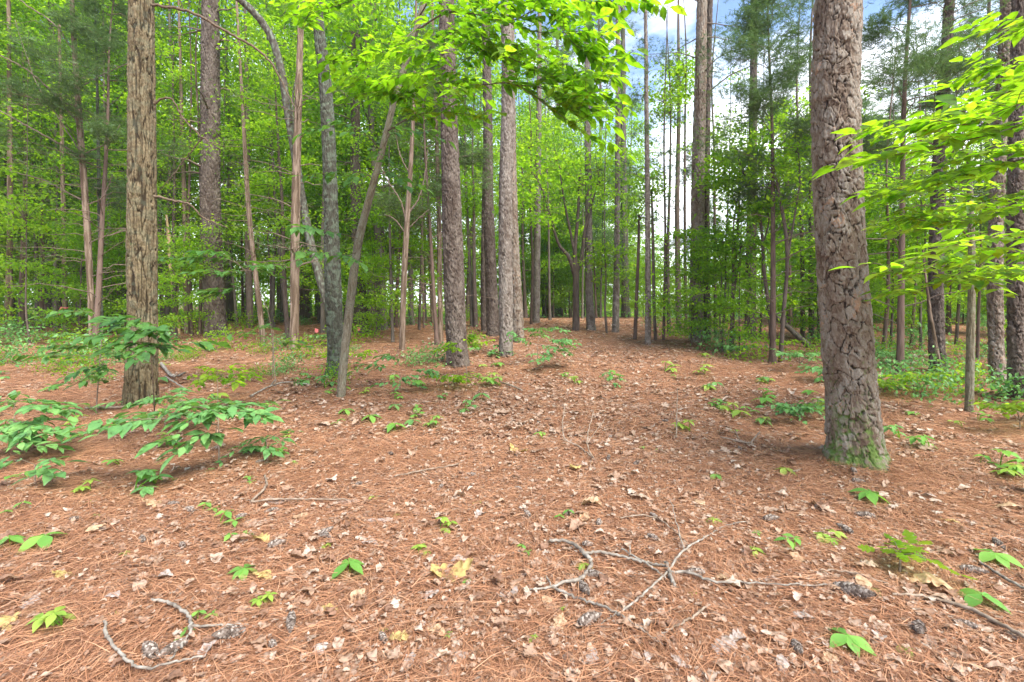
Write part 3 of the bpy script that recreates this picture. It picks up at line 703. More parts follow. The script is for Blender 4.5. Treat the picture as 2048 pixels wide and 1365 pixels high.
bs['fork'] = bent('dark tree forking wide into arching limbs at the end of the trail', [(1152, 661, 15), (1152, 600, 13), (1152, 545, 12), (1150, 500, 8), (1156, 430, 6), (1160, 340, 4)], 'bg_dark', 'forked_tree', 'tree', k=10,
     forks=[[(1152, 560, 9), (1138, 515, 8), (1118, 490, 6), (1102, 440, 5), (1085, 380, 4), (1060, 340, 2)], [(1152, 550, 9), (1164, 510, 8), (1170, 460, 6), (1186, 400, 4), (1200, 350, 2)],
            [(1150, 510, 6), (1140, 460, 5), (1128, 400, 4), (1118, 330, 2)]])
bs['d'] = bent('thin brown stem left of the slender knobbly pine at the bend', [(1270, 680, 8), (1273, 600, 7), (1277, 500, 6), (1278, 430, 4)], 'bg_red')
bs['e'] = bent('thin dark stem just right of the slender knobbly pine', [(1311, 681, 7), (1308, 600, 6), (1306, 480, 6), (1303, 380, 4)], 'bg_dark')
bs['f'] = bent('lichened stem arching left out of the mossy-footed tree', [(672, 700, 14, .25), (655, 610, 15, .3), (640, 560, 16, .35), (622, 490, 17, .4), (604, 400, 17, .4), (590, 310, 16, .3), (578, 240, 15, .2), (560, 130, 15, .0), (535, 60, 14, -.2), (490, 8, 13, -.5), (440, -30, 11, -.8)],
     'bg_lichen', 'leaning_tree', 'tree', k=14, forks=[[(590, 310, 9, .3), (586, 250, 5, .5), (586, 190, 4, .6), (600, 120, 3, .6)]])

CLOUD = []
def cloud(t, b, p, Y, sc):
    if not CLOUD:
        for k in range(4):
            q = np.random.default_rng(900 + k); c = q.normal(0, .42, (16, 3)) * [1, 1, .7]; i = q.integers(0, 16, 700)
            bg_ = Bag(); bg_.put(LEAF_FAR, c[i] + q.normal(0, .2, (700, 3)) * [1, 1, .4], q.uniform(0, 6.28, 700), q.normal(.35, .5, 700), q.normal(0, .6, 700), .10 * q.uniform(.6, 1.25, 700))
            w_ = Tubes()
            for j in range(16): w_.add(smooth_path([[0, 0, -.3], c[j] * .5 + q.normal(0, .06, 3), c[j]], 6), np.linspace(.008, .002, 6), 3)
            CLOUD.append((bg_.mesh('crown', M['leaf' if k % 2 else 'leaf_bright']), w_.mesh('twigs', M['twig'])))
    k = int(RNG.integers(0, 4)); l = ray(p[0], p[1], Y + p[2]) - b
    for nm, m_ in zip(('crown', 'twigs'), CLOUD[k]):
        o = obj(nm, m_, t, l, RNG.uniform(0, 6), sc)
for k_, p_ in (('a', (1495, 350, 0)), ('a', (1545, 340, .3)), ('b', (1555, 350, 0)), ('b', (1592, 280, .2)), ('c', (1480, 320, 0)), ('fork', (1160, 350, 0)), ('fork', (1062, 340, 0)), ('fork', (1200, 345, 0)), ('fork', (1118, 320, .4)), ('fork', (1090, 400, -.5)), ('d', (1279, 420, 0)), ('e', (1303, 370, 0))):
    cloud(bs[k_][0], bs[k_][1], p_, bs[k_][1][1] + p_[2], 1.5 if k_ == 'fork' else 1.0)
SLIM = []
for p in [(43, 665, 12, 50, 400, 'bg_red'), (80, 662, 8, 84, 420, 'bg_red'), (235, 652, 10, 236, 300, 'bg_dark'), (327, 656, 8, 322, 380, 'bg_dark'), (384, 670, 7, 380, 300, 'bg_red'), (400, 668, 7, 398, 260, 'bg_red'),
          (474, 655, 6, 455, 480, 'bg_grey'), (500, 656, 14, 494, 200, 'bg_dark'), (576, 662, 10, 546, 330, 'bg_grey'), (771, 660, 7, 768, 330, 'bg_dark'), (785, 655, 6, 783, 300, 'bg_red'), (838, 660, 6, 842, 300, 'bg_dark'), (848, 656, 5, 850, 250, 'bg_red'),
          (952, 655, 9, 948, 420, 'bg_dark'), (1062, 650, 6, 1060, 400, 'bg_red'), (1327, 681, 6, 1328, 300, 'bg_red'), (1358, 660, 12, 1358, 200, 'bg_dark'), (1372, 668, 7, 1370, 250, 'bg_dark'), (1431, 681, 7, 1428, 300, 'bg_dark'), (1443, 699, 5, 1452, 480, 'bg_grey'),
          (1479, 705, 3, 1481, 500, 'bg_dark'), (1520, 676, 5, 1524, 440, 'bg_dark'), (1605, 677, 9, 1597, 300, 'bg_dark'), (1623, 674, 11, 1622, 250, 'bg_dark'), (1637, 680, 5, 1634, 350, 'bg_grey'), (1767, 702, 8, 1776, 460, 'bg_red'), (1781, 694, 5, 1786, 500, 'bg_dark'),
          (1822, 690, 6, 1834, 480, 'bg_red'), (1842, 700, 5, 1850, 520, 'bg_grey'), (1912, 690, 6, 1918, 470, 'bg_dark'), (1955, 720, 6, 1962, 520, 'bg_red'), (60, 690, 4, 52, 560, 'bg_dark'), (1214, 668, 5, 1212, 560, 'bg_dark'), (1338, 668, 8, 1340, 350, 'bg_dark'), (690, 655, 7, 692, 420, 'bg_dark'), (540, 655, 6, 536, 470, 'bg_dark')]:
    mx_ = (p[0] + p[3]) / 2 + RNG.uniform(-5, 5)
    t_, b_ = bent(None, [(p[0], p[1], p[2]), (mx_, (p[1] + p[4]) / 2, p[2] * .85), (p[3], p[4], p[2] * .6), (p[3] + (p[3] - p[0]) * .4 + RNG.uniform(-6, 6), p[4] - 150, p[2] * .42), (p[3] + (p[3] - p[0]) * .7 + RNG.uniform(-14, 14), min(p[4] - 330, 60), p[2] * .15)], p[5], name='slim_tree', cat='slim tree', group='slim bare stems standing in the woods')
    cloud(t_, b_, (p[3], p[4] - RNG.uniform(0, 150), 0), b_[1], RNG.uniform(.8, 1.5))
    SLIM.append((t_, ('t', p[5]), p[0], b_[1], 1))
# fallen log on the right
def log(label, a, b, w0, w1, za, zb, mat, Ya, Yb, name='fallen_log'):
    A_, B_ = ray(a[0], a[1], Ya), ray(b[0], b[1], Yb)
    t = np.linspace(0, 1, 16)[:, None]
    P = A_ + (B_ - A_) * t; P += .03 * np.stack([vnoise(t[:, 0] * 4, 1, 0, 5), vnoise(t[:, 0] * 4, 2, 0, 5), vnoise(t[:, 0] * 4, 3, 0, 5)], 1)
    tb = Tubes(); tb.add(P - B_, np.linspace(w0, w1, 16), 10)
    for q in (3, 5, 6, 8):
        o = P[q] - B_; d = np.array([RNG.normal(0, .3), -.1, .4 + RNG.uniform(0, .2)])
        tb.add(smooth_path([o, o + d * .5, o + d + [.08, 0, -.1]], 6), np.linspace(.018, .005, 6), 5)
    ob = obj(name, tb.mesh(name, M[mat]), None, B_); return tag(ob, label, 'log')
gb = onground(1618, 697)
log('grey fallen log slanting down to the ground left of the thick plated pine', (1526, 612), (1620, 694), .05, .075, 0, 0, 'bg_grey', gb[1] + 1.2, gb[1])

# ------------------------------------------------------------------ background trees
SPRIG = []
for s in range(3):
    r = np.random.default_rng(s); V_, F_ = [], []
    for q in range(12):                                  # cedar spray: thin blades off a curved axis
        t = q / 12; a = r.uniform(-1.1, 1.1) + (1 if q % 2 else -1) * .5
        o = np.array([t * .7, 0, .1 * t * (1 - t)]); d = np.array([np.cos(a), np.sin(a), r.normal(0, .35)]) * r.uniform(.18, .34)
        n = np.array([-d[1], d[0], 0]); n = n / np.linalg.norm(n) * .022
        V_ += [o - n, o + n, o + d]; F_.append([3 * q, 3 * q + 1, 3 * q + 2])
    SPRIG.append((np.array(V_), np.array(F_)))
TUFT = []
for s in range(3):
    r = np.random.default_rng(s + 20); V_, F_ = [], []
    for q in range(16):
        d = r.normal(0, 1, 3) + [.9, 0, .1]; d = d / np.linalg.norm(d) * r.uniform(.7, 1)
        n = np.cross(d, r.normal(0, 1, 3)); n = n / np.linalg.norm(n) * .022
        V_ += [-n, n, d]; F_.append([3 * q, 3 * q + 1, 3 * q + 2])
    TUFT.append((np.array(V_), np.array(F_)))

def stem_path(r, h, lean, n=9, wob=.12):
    t = np.linspace(0, 1, n)
    ph = r.uniform(0, 6, 4)
    return np.stack([lean[0] * t * h + wob * np.sin(t * 5 + ph[0]) * t + wob * .5 * np.sin(t * 11 + ph[1]) * t, lean[1] * t * h + wob * np.sin(t * 4 + ph[2]) * t, t * h - .1], 1)
def broad_tree(seed, h, r0, lo, spread, nl, ls, mat, tmat, flat=.35, template=LEAF_FAR, limbs=18, clump=.42):
    r = np.random.default_rng(seed)
    P = stem_path(r, h, r.normal(0, .03, 2)); tb = Tubes()
    tb.add(smooth_path(P, 22), r0 * (1 - .8 * np.linspace(0, 1, 22)) * (1 + .4 * np.exp(-np.linspace(0, 1, 22) * h / .25)), 9)
    cl = []
    for q in range(limbs):
        t = lo + (1 - lo) * (q + r.uniform(0, .8)) / limbs; t = min(t, .98)
        o = np.array([np.interp(t, np.linspace(0, 1, 9), P[:, c]) for c in range(3)])
        a = q * 2.4 + r.normal(0, .5); L_ = spread * r.uniform(.6, 1.15) * (1 - .55 * (t - lo) / (1 - lo))
        d = np.array([np.cos(a), np.sin(a), 0]); up = r.uniform(.1, .55)
        pts = np.array([o, o + d * L_ * .35 + [0, 0, up * L_ * .3], o + d * L_ * .7 + [0, 0, up * L_ * .45], o + d * L_ + [0, 0, up * L_ * .4]])
        pts[1:] += r.normal(0, .06 * L_, (3, 3)); sp_ = smooth_path(pts, 9)
        tb.add(sp_, r0 * .34 * (1 - t * .5) * (1 - .85 * np.linspace(0, 1, 9)), 5)
        for c in range(r.integers(4, 8)):
            f = r.uniform(.3, 1.05); i = min(int(f * 8), 8)
            tip = sp_[i] + r.normal(0, .22 * spread * .6, 3) * [1, 1, .5]
            cl.append(tip)
            tb.add(smooth_path([sp_[min(i, 7)], (sp_[min(i, 7)] + tip) / 2 + r.normal(0, .05, 3), tip], 5), r0 * .07 * np.linspace(1, .3, 5), 3)
    cl = np.array(cl); k = r.integers(0, len(cl), nl)
    rad = r.uniform(.5, 1.3, len(cl))[k]
    pos = cl[k] + r.normal(0, 1, (nl, 3)) * (rad * clump)[:, None] * [1, 1, flat]
    bag = Bag()
    bag.put(template, pos, r.uniform(0, 6.28, nl), r.normal(.35, .55, nl), r.normal(0, .7, nl), ls * r.uniform(.6, 1.25, nl))
    return tb.mesh('trunk', M[tmat]), bag.mesh('crown', M[mat])
def cedar_tree(seed, h, r0, nb_, green_lo, ns, sz, lean=.03):
    r = np.random.default_rng(seed)
    P = stem_path(r, h, r.normal(0, lean, 2), wob=.08); tb = Tubes(); db = Tubes(); bag = Bag()
    tb.add(smooth_path(P, 22), r0 * (1 - .85 * np.linspace(0, 1, 22)) * (1 + .5 * np.exp(-np.linspace(0, 1, 22) * h / .2)), 9)
    pos = []; yaw = []
    for q in range(nb_):
        t = .10 + .88 * (q + r.uniform(0, 1)) / nb_
        o = np.array([np.interp(t, np.linspace(0, 1, 9), P[:, c]) for c in range(3)])
        a = r.uniform(0, 6.28); L_ = r.uniform(.8, 2.2) * (1.15 - .75 * t); d = np.array([np.cos(a), np.sin(a), 0]); up = r.uniform(.0, .7)
        sp_ = smooth_path([o, o + d * L_ * .4 + [0, 0, up * .3 * L_], o + d * L_ + [0, 0, up * .35 * L_ + r.normal(0, .1)]], 8)
        sp_[1:] += r.normal(0, .02, (7, 3))
        db.add(sp_, r0 * .16 * (1 - .85 * np.linspace(0, 1, 8)) + .002, 4)
        live = t > green_lo
        for c in range(5 if live else 4):
            i = r.integers(2, 8); a2 = a + r.choice([-1, 1]) * r.uniform(.4, 1.1); l2 = L_ * r.uniform(.2, .5)
            e = sp_[i] + np.array([np.cos(a2), np.sin(a2), r.normal(.1, .3)]) * l2
            db.add(smooth_path([sp_[i], (sp_[i] + e) / 2 + r.normal(0, .03, 3), e], 4), np.linspace(.004, .0015, 4), 3)
            if live:
                m_ = ns // (nb_ * 4)
                f = r.uniform(.1, 1.1, m_)[:, None]
                pos.append(sp_[i] + (e - sp_[i]) * f + r.normal(0, .13, (m_, 3))); yaw.append(a2 + r.normal(0, .6, m_))
    pos = np.concatenate(pos); yaw = np.concatenate(yaw)
    kk = r.integers(0, 3, len(pos))
    for s in range(3):
        q = kk == s; n = q.sum()
        bag.put(SPRIG[s], pos[q], yaw[q], r.normal(-.05, .35, n), r.normal(0, .5, n), sz * r.uniform(.6, 1.3, n))
    return tb.mesh('trunk', M['bg_red']), db.mesh('dead_branches', M['deadtwig']), bag.mesh('crown', M['cedar_leaf'], False)
def pine_crown(seed, h, r0, lo, nt, sz, tmat='bg_grey', spread=2.6):
    r = np.random.default_rng(seed)
    P = stem_path(r, h, r.normal(0, .012, 2), wob=.10); tb = Tubes(); bag = Bag()
    tb.add(smooth_path(P, 30), r0 * (1 - .7 * np.linspace(0, 1, 30)) * (1 + .35 * np.exp(-np.linspace(0, 1, 30) * h / .3)), 11)
    pos = []; yaw = []
    nb_ = 26
    for q in range(nb_):
        t = lo + (.99 - lo) * (q + r.uniform(0, 1)) / nb_
        o = np.array([np.interp(t, np.linspace(0, 1, 9), P[:, c]) for c in range(3)])
        a = r.uniform(0, 6.28); L_ = spread * r.uniform(.5, 1.1) * (1.1 - .6 * (t - lo) / (1 - lo)); d = np.array([np.cos(a), np.sin(a), 0])
        sp_ = smooth_path([o, o + d * L_ * .5 + [0, 0, .1 * L_], o + d * L_ + [0, 0, .3 * L_]], 8); sp_[1:] += r.normal(0, .04, (7, 3))
        tb.add(sp_, .035 * (1 - .8 * np.linspace(0, 1, 8)) * (r0 / .2), 5)
        if q > 3:
            for c in range(6):
                i = r.integers(3, 8); e = sp_[i] + r.normal(0, .38, 3) * [1, 1, .5] + d * .2
                tb.add(np.array([sp_[i], e]), [.008, .004], 3)
                m_ = max(1, nt // (nb_ * 6)); pos.append(e + r.normal(0, .22, (m_, 3))); yaw.append(np.full(m_, a) + r.normal(0, .8, m_))
    pos = np.concatenate(pos); yaw = np.concatenate(yaw); kk = r.integers(0, 3, len(pos))
    for s in range(3):
        q = kk == s; n = q.sum(); bag.put(TUFT[s], pos[q], yaw[q], r.normal(-.3, .5, n), r.normal(0, .5, n), sz * r.uniform(.7, 1.2, n))
    return tb.mesh('trunk', M[tmat]), bag.mesh('crown', M['needle'], False)

PROTO = {}
def proto(key, name, parts, cat, group):
    PROTO[key] = (name, parts, cat, group)
pn = ('trunk', 'crown'); cn = ('trunk', 'dead_branches', 'crown')
for i in range(4): proto(('b', i), 'broadleaf_tree', list(zip(pn, broad_tree(100 + i, 10 + 1.3 * i, .075 + .01 * i, .15, 2.6, 9000, .12, 'leaf', ['bg_grey', 'bg_dark'][i % 2]))), 'tree', 'leafy trees of the background woods')
for i in range(2): proto(('g', i), 'broadleaf_tree', list(zip(pn, broad_tree(120 + i, 9 + 2 * i, .06, .14, 2.5, 8000, .115, 'leaf_bright', 'bg_grey'))), 'tree', 'leafy trees of the background woods')
for i in range(2): proto(('h', i), 'broadleaf_tree', list(zip(pn, broad_tree(130 + i, 13 + i, .07, .33, 3.0, 8500, .12, ['leaf_bright', 'leaf'][i], 'bg_grey', .3, limbs=22))), 'tree', 'leafy trees of the background woods')
for i in range(2): proto(('u', i), 'understory_tree', list(zip(pn, broad_tree(140 + i, 4.2 + i, .03, .13, 1.6, 4600, .10, 'leaf_bright' if i else 'leaf', 'bg_dark', .2, limbs=12, clump=.36))), 'tree', 'low understory trees')
for i in range(3): proto(('c', i), 'cedar_tree', list(zip(cn, cedar_tree(160 + i, 8.5 + i * 1.2, .07, 46, .30 + .06 * i, 9000, .26))), 'cedar tree', 'cedar trees of the background woods')
for i in range(3): proto(('p', i), 'pine_tree', list(zip(pn, pine_crown(180 + i, 22 + 2 * i, .17 + .02 * i, .5 + .04 * i, 1500, .34, ['bg_grey', 'bg_dark', 'bg_grey'][i]))), 'pine tree', 'tall pines of the background woods')
for i in range(2): proto(('s', i), 'low_shrub', list(zip(('stems', 'foliage'), broad_tree(200 + i, .55, .006, .1, .45, 420, .075, 'leaf_blue' if i else 'leaf', 'twig', .45, LEAF_MID, 9, .26))), 'shrub', 'low green shrubs of the woodland floor')
BG = []
def plant(key, px, Y, sc=1.0, rng=RNG, X=None, face=None):
    name, parts, cat, group = PROTO[key]
    X = (px - CXP) / F_PX * Y if X is None else X
    b = (X, Y, float(gz(X, Y)) - .02)
    t = thing(name, None, cat, b, group, rng.uniform(0, 6.28), sc)
    for nm, me in parts: obj(nm, me, t)
    BG.append((t, key, (X / Y) * F_PX + CXP, Y, sc))
    return t
r = np.random.default_rng(77)
def clear(px, Y, gap):
    for hp, hy in HERO_PX:
        if abs(px - hp) < gap and Y > hy: return False
    return True
def put_many(keys, n, x0, x1, Y0, Y1, s0, s1, gap=10, sep=12):
    done = 0; tries = 0; used = []
    while done < n and tries < n * 30:
        tries += 1
        px = r.uniform(x0, x1); Y = math.sqrt(r.uniform(Y0**2, Y1**2))
        if Y < 26 and 985 < px < 1300 and Y > 6: continue
        if not clear(px, Y, gap) or any(abs(px - a) < sep and abs(Y - b_) < 3 for a, b_ in used): continue
        used.append((px, Y)); plant(keys[r.integers(len(keys))], px, Y, r.uniform(s0, s1), r); done += 1
B = [('b', i) for i in range(4)]; G_ = [('g', 0), ('g', 1)]; U_ = [('u', 0), ('u', 1)]; C_ = [('c', i) for i in range(3)]; P_ = [('p', i) for i in range(3)]
for a_ in ((75, 17), (232, 16.5), (352, 19), (545, 17.5), (640, 20), (780, 18), (850, 22), (945, 18), (-60, 14), (500, 24), (1100, 22), (1165, 26)): plant(('h', int(r.integers(0, 2))), a_[0], a_[1], r.uniform(.9, 1.1), r)
plant(('c', 1), 1545, 10.5, .95, r); plant(('c', 2), 1800, 9.0, .9, r); plant(('c', 0), 2130, 9, .9, r)
plant(('g', 1), 1120, 17, 1.0, r, None) if False else None
put_many(C_, 4, -60, 900, 11, 19, .85, 1.1)              # dark cedars on the left
put_many(C_, 5, 60, 900, 18, 30, .9, 1.2)
put_many(G_ + B, 14, -100, 1000, 15, 24, 1.3, 1.6)
put_many(B + G_, 5, -100, 980, 13, 20, .7, .95)
put_many(B + [('h', 0), ('h', 1)], 30, -150, 990, 19, 32, .95, 1.4)
put_many(B, 40, -200, 1000, 30, 48, 1.2, 1.7)
put_many(G_ + B, 12, 900, 1250, 26.5, 34, .85, 1.15)
put_many(B + G_, 34, 1000, 1700, 29, 50, 1.0, 1.35)
put_many(C_, 6, 1190, 1640, 17, 32, .85, 1.15)
put_many(G_, 8, 1300, 1690, 15, 25, .5, .75, 34)
put_many(G_ + B, 12, 1200, 1690, 22, 32, .6, .95, 30)
put_many(G_, 10, 1030, 1400, 28, 38, .4, .7, 12, 8)
put_many(G_, 8, 1720, 2100, 10, 20, .4, .6)
put_many(B + G_ + C_, 28, 1640, 2250, 13, 44, .8, 1.15)
put_many(U_, 30, 1240, 2150, 12, 26, .7, 1.1)
put_many(U_, 16, -100, 960, 13, 28, .7, 1.1)
put_many(P_, 16, -100, 960, 20, 42, .9, 1.15, 14)
put_many(P_, 9, 1040, 2150, 24, 44, .9, 1.15, 14)

put_many(G_ + B, 26, -120, 1050, 26, 40, .28, .45, 4, 8)
put_many(G_ + B, 46, 1080, 2150, 25, 38, .28, .48, 4, 8)
put_many(U_, 26, 1640, 2150, 14, 30, .5, .9, 4, 8)
# far wood that closes the view
def far_mass():
    q = np.random.default_rng(3)
    n = 150000
    Y = q.uniform(48, 78, n); px = q.uniform(-500, 2600, n); X = (px - CXP) / F_PX * Y
    top = 9 + 4 * np.exp(-((px - 250) / 500)**2) + 2.5 * fbm(X * .12, Y * .05, 0, 12) - 3.5 * np.exp(-((px - 1250) / 260)**2)
    Z = -1 + (top + 1) * q.uniform(0, 1, n)**1.35
    keep = fbm(X * .5, Y * .3, Z * .5, 13) > -.45
    pos = np.stack([X, Y, Z], 1)[keep]; n = len(pos)
    b = Bag(); b.put(LEAF_FAR, pos, q.uniform(0, 6.28, n), q.normal(.3, .9, n), q.normal(0, 1.0, n), .42 * q.uniform(.5, 1.3, n))
    tag(obj('distant_woods', b.mesh('distant_woods', M['leaf'])), 'continuous green wall of distant woods closing the view', 'woods', kind='stuff')
far_mass()
# ground cover beyond the needles
def cover():
    q = np.random.default_rng(9); n = 60000
    Y = q.uniform(15, 48, n); px = q.uniform(-300, 2350, n); X = (px - CXP) / F_PX * Y
    dens = fbm(X * .25, Y * .25, 0, 41) + ss(17, 27, Y) * .9 - .75 + .5 * (px > 1640)
    dens = np.where((px > 960) & (px < 1330) & (Y < 27), -1, dens)
    keep = dens > q.uniform(-.3, .3, n)
    X, Y = X[keep], Y[keep]; n = len(X)
    pos = np.stack([X, Y, gz(X, Y) + q.uniform(.04, .5, n) * (.6 + .4 * vnoise(X, Y, 0, 4)) * (1 + 3.2 * ss(24, 34, Y) * (.6 + .5 * vnoise(X * .4, Y * .4, 0, 6)))], 1)
    b = Bag(); b.put(LEAF_MID, pos, q.uniform(0, 6.28, n), q.normal(.1, .3, n), q.normal(0, .3, n), .16 * q.uniform(.6, 1.3, n))
    tag(obj('ground_cover', b.mesh('ground_cover', M['leaf_blue'])), 'low green leafy ground cover spreading under the far trees', 'ground cover', kind='stuff')
cover()
put_many([('s', 0), ('s', 1)], 42, -80, 980, 9.5, 22, .7, 1.3, 5, 6)
put_many([('s', 0), ('s', 1)], 14, 1740, 2080, 6.5, 12, .6, 1.0, 5, 6)
put_many([('s', 0), ('s', 1)], 20, 40, 900, 7.5, 12, .35, .8, 5, 6)
put_many([('s', 0), ('s', 1)], 34, 1300, 2120, 9.5, 22, .7, 1.3, 5, 6)

#PART2
# ------------------------------------------------------------------ limbs and hero foliage
def limbs(key, lines, mat, name='branches', k=6):
    t, b, rows = T[key] if isinstance(key, str) else key
    tb = Tubes()
    for ln in lines:
        P = np.array([list(ray(p[0], p[1], p[3]) - b) + [.72 * p[2] * p[3] / F_PX / 2] for p in ln])
        S = smooth_path(P, 8 * len(ln)); S[1:-1, :3] += .006 * RNG.normal(0, 1, (len(S) - 2, 3)); tb.add(S[:, :3], np.maximum(S[:, 3], .0012), k)
        for q in range(len(ln)):                         # small dead side twigs
            i = RNG.integers(3, len(S) - 1); d = RNG.normal(0, 1, 3) * [.5, .5, .35]; l = RNG.uniform(.1, .4)
            tb.add(smooth_path([S[i, :3], S[i, :3] + d * l * .6, S[i, :3] + d * l + [0, 0, .03]], 5), np.linspace(max(.0025, S[i, 3] * .4), .001, 5), 4)
    obj(name, tb.mesh(name, M[mat]), t)
Yo = T['oak'][1][1]
limbs('oak', [[(300, 10, 9, Yo), (380, 25, 8, Yo + .1), (450, 62, 7, Yo + .2), (530, 112, 6, Yo + .3), (572, 180, 4, Yo + .4), (590, 215, 3, Yo + .4)],
              [(308, 207, 8, Yo), (322, 197, 6, Yo), (345, 200, 5, Yo), (365, 235, 5, Yo + .1), (405, 275, 4, Yo + .2), (440, 292, 2, Yo + .2)],
              [(405, 275, 4, Yo + .2), (370, 320, 3, Yo + .3), (322, 380, 2, Yo + .3)],
              [(308, 393, 8, Yo), (345, 401, 6, Yo), (380, 410, 5, Yo), (410, 437, 4, Yo + .1), (455, 456, 2, Yo + .1)]], 'twig')
Yc = T['cedar_l'][1][1]
limbs('cedar_l', [[(152, 240, 6, Yc), (100, 180, 5, Yc - .2), (50, 138, 4, Yc - .4), (-20, 100, 3, Yc - .5)], [(148, 105, 5, Yc), (110, 50, 4, Yc), (60, 15, 3, Yc), (10, -20, 2, Yc)],
                  [(156, 310, 5, Yc), (90, 272, 4, Yc - .2), (0, 222, 3, Yc - .3)], [(162, 400, 4, Yc), (90, 362, 3, Yc + .2), (30, 345, 2, Yc + .3)],
                  [(152, 180, 4, Yc), (200, 152, 3, Yc), (262, 125, 2, Yc)], [(160, 312, 4, Yc), (215, 285, 3, Yc), (240, 250, 2, Yc)],
                  [(168, 412, 4, Yc), (205, 395, 3, Yc), (225, 350, 2, Yc)], [(158, 300, 4, Yc), (110, 225, 3, Yc + .3), (70, 160, 2, Yc + .5), (30, 40, 1.5, Yc + .6)]], 'deadtwig')
Yb = T['cedar_b'][1][1]
limbs('cedar_b', [[(812, 440, 6, Yb), (800, 400, 4, Yb), (780, 370, 3, Yb), (760, 330, 2, Yb)], [(816, 430, 6, Yb), (838, 395, 4, Yb), (850, 350, 3, Yb), (856, 300, 2, Yb)],
                  [(814, 460, 4, Yb), (835, 440, 3, Yb), (858, 420, 2, Yb)], [(820, 350, 4, Yb), (800, 310, 3, Yb), (790, 260, 2, Yb)], [(812, 470, 4, Yb), (790, 440, 3, Yb), (770, 430, 2, Yb)]], 'deadtwig')
def auto_limbs(key, n, z0, z1, Lm, green=0, seed=1, mat='deadtwig', gmat='cedar_leaf'):
    t, b, rows = T[key]; r = np.random.default_rng(seed); tb = Tubes(); bag = Bag()
    S = smooth_path(rows, 60); zs = S[:, 2]; pos = []; yaw = []
    for q in range(n):
        z = r.uniform(z0, z1); i = int(np.argmin(abs(zs - z))); o = S[i, :3]
        a = r.uniform(0, 6.28); l = r.uniform(.4, 1.1) * Lm; d = np.array([np.cos(a), np.sin(a), 0]); up = r.uniform(-.1, .7)
        P = smooth_path([o, o + d * l * .4 + [0, 0, up * .35 * l], o + d * l + [0, 0, up * .4 * l]], 9); P[1:] += r.normal(0, .018, (8, 3))
        tb.add(P, np.linspace(max(.006, S[i, 3] * .16), .0015, 9), 4)
        for c in range(5):
            j = r.integers(2, 9); a2 = a + r.choice([-1, 1]) * r.uniform(.4, 1.2); l2 = l * r.uniform(.15, .45)
            e = P[j] + np.array([np.cos(a2), np.sin(a2), r.normal(.1, .3)]) * l2
            tb.add(smooth_path([P[j], (P[j] + e) / 2 + r.normal(0, .03, 3), e], 4), np.linspace(.0035, .001, 4), 3)
            if green:
                f = r.uniform(.1, 1.15, green)[:, None]; pos.append(P[j] + (e - P[j]) * f + r.normal(0, .09, (green, 3))); yaw.append(a2 + r.normal(0, .6, green))
    obj('dead_branches' if not green else 'branches', tb.mesh('branches', M[mat]), t)
    if green:
        pos = np.concatenate(pos); yaw = np.concatenate(yaw); kk = r.integers(0, 3, len(pos))
        for s in range(3):
            q = kk == s; m_ = q.sum(); bag.put((SPRIG if gmat == 'cedar_leaf' else TUFT)[s], pos[q], yaw[q], r.normal(-.05, .35, m_), r.normal(0, .5, m_), r.uniform(.10, .20, m_))
        obj('crown', bag.mesh('crown', M[gmat], False), t)
auto_limbs('cedar_l', 34, 1.6, 7.0, 1.9, 3, 2)
auto_limbs('cedar', 34, 2.0, 7.0, 1.6, 5, 3)
auto_limbs('cedar_s', 26, 1.5, 5.5, 1.3, 0, 4)
auto_limbs('red1', 30, 1.5, 8, 1.5, 6, 5)
auto_limbs('red_c', 30, 1.6, 7, 1.4, 5, 6)
auto_limbs('pale_c', 24, 1.5, 8, 1.4, 4, 7)
auto_limbs('left_a', 34, 2.0, 9, 2.0, 10, 8)
auto_limbs('left_e', 26, 2.0, 8, 1.5, 6, 9)
auto_limbs('pine_d1', 14, 5, 10, 1.6, 0, 10)
auto_limbs('dark', 16, 4.5, 10.5, 2.0, 9, 11)
auto_limbs('slender', 26, 3.6, 8.5, 1.2, 5, 12, 'deadtwig', 'needle')
auto_limbs('slender2', 20, 7, 14, 1.6, 6, 13, 'deadtwig', 'needle')
auto_limbs('twin_r', 16, 6.5, 12, 2.2, 8, 14, 'deadtwig', 'needle')
auto_limbs('r1', 18, 3.0, 8, 1.8, 10, 15)
auto_limbs('r2', 14, 3.5, 8, 1.6, 6, 16)
auto_limbs('log_pine', 18, 4.0, 11, 1.8, 6, 17)

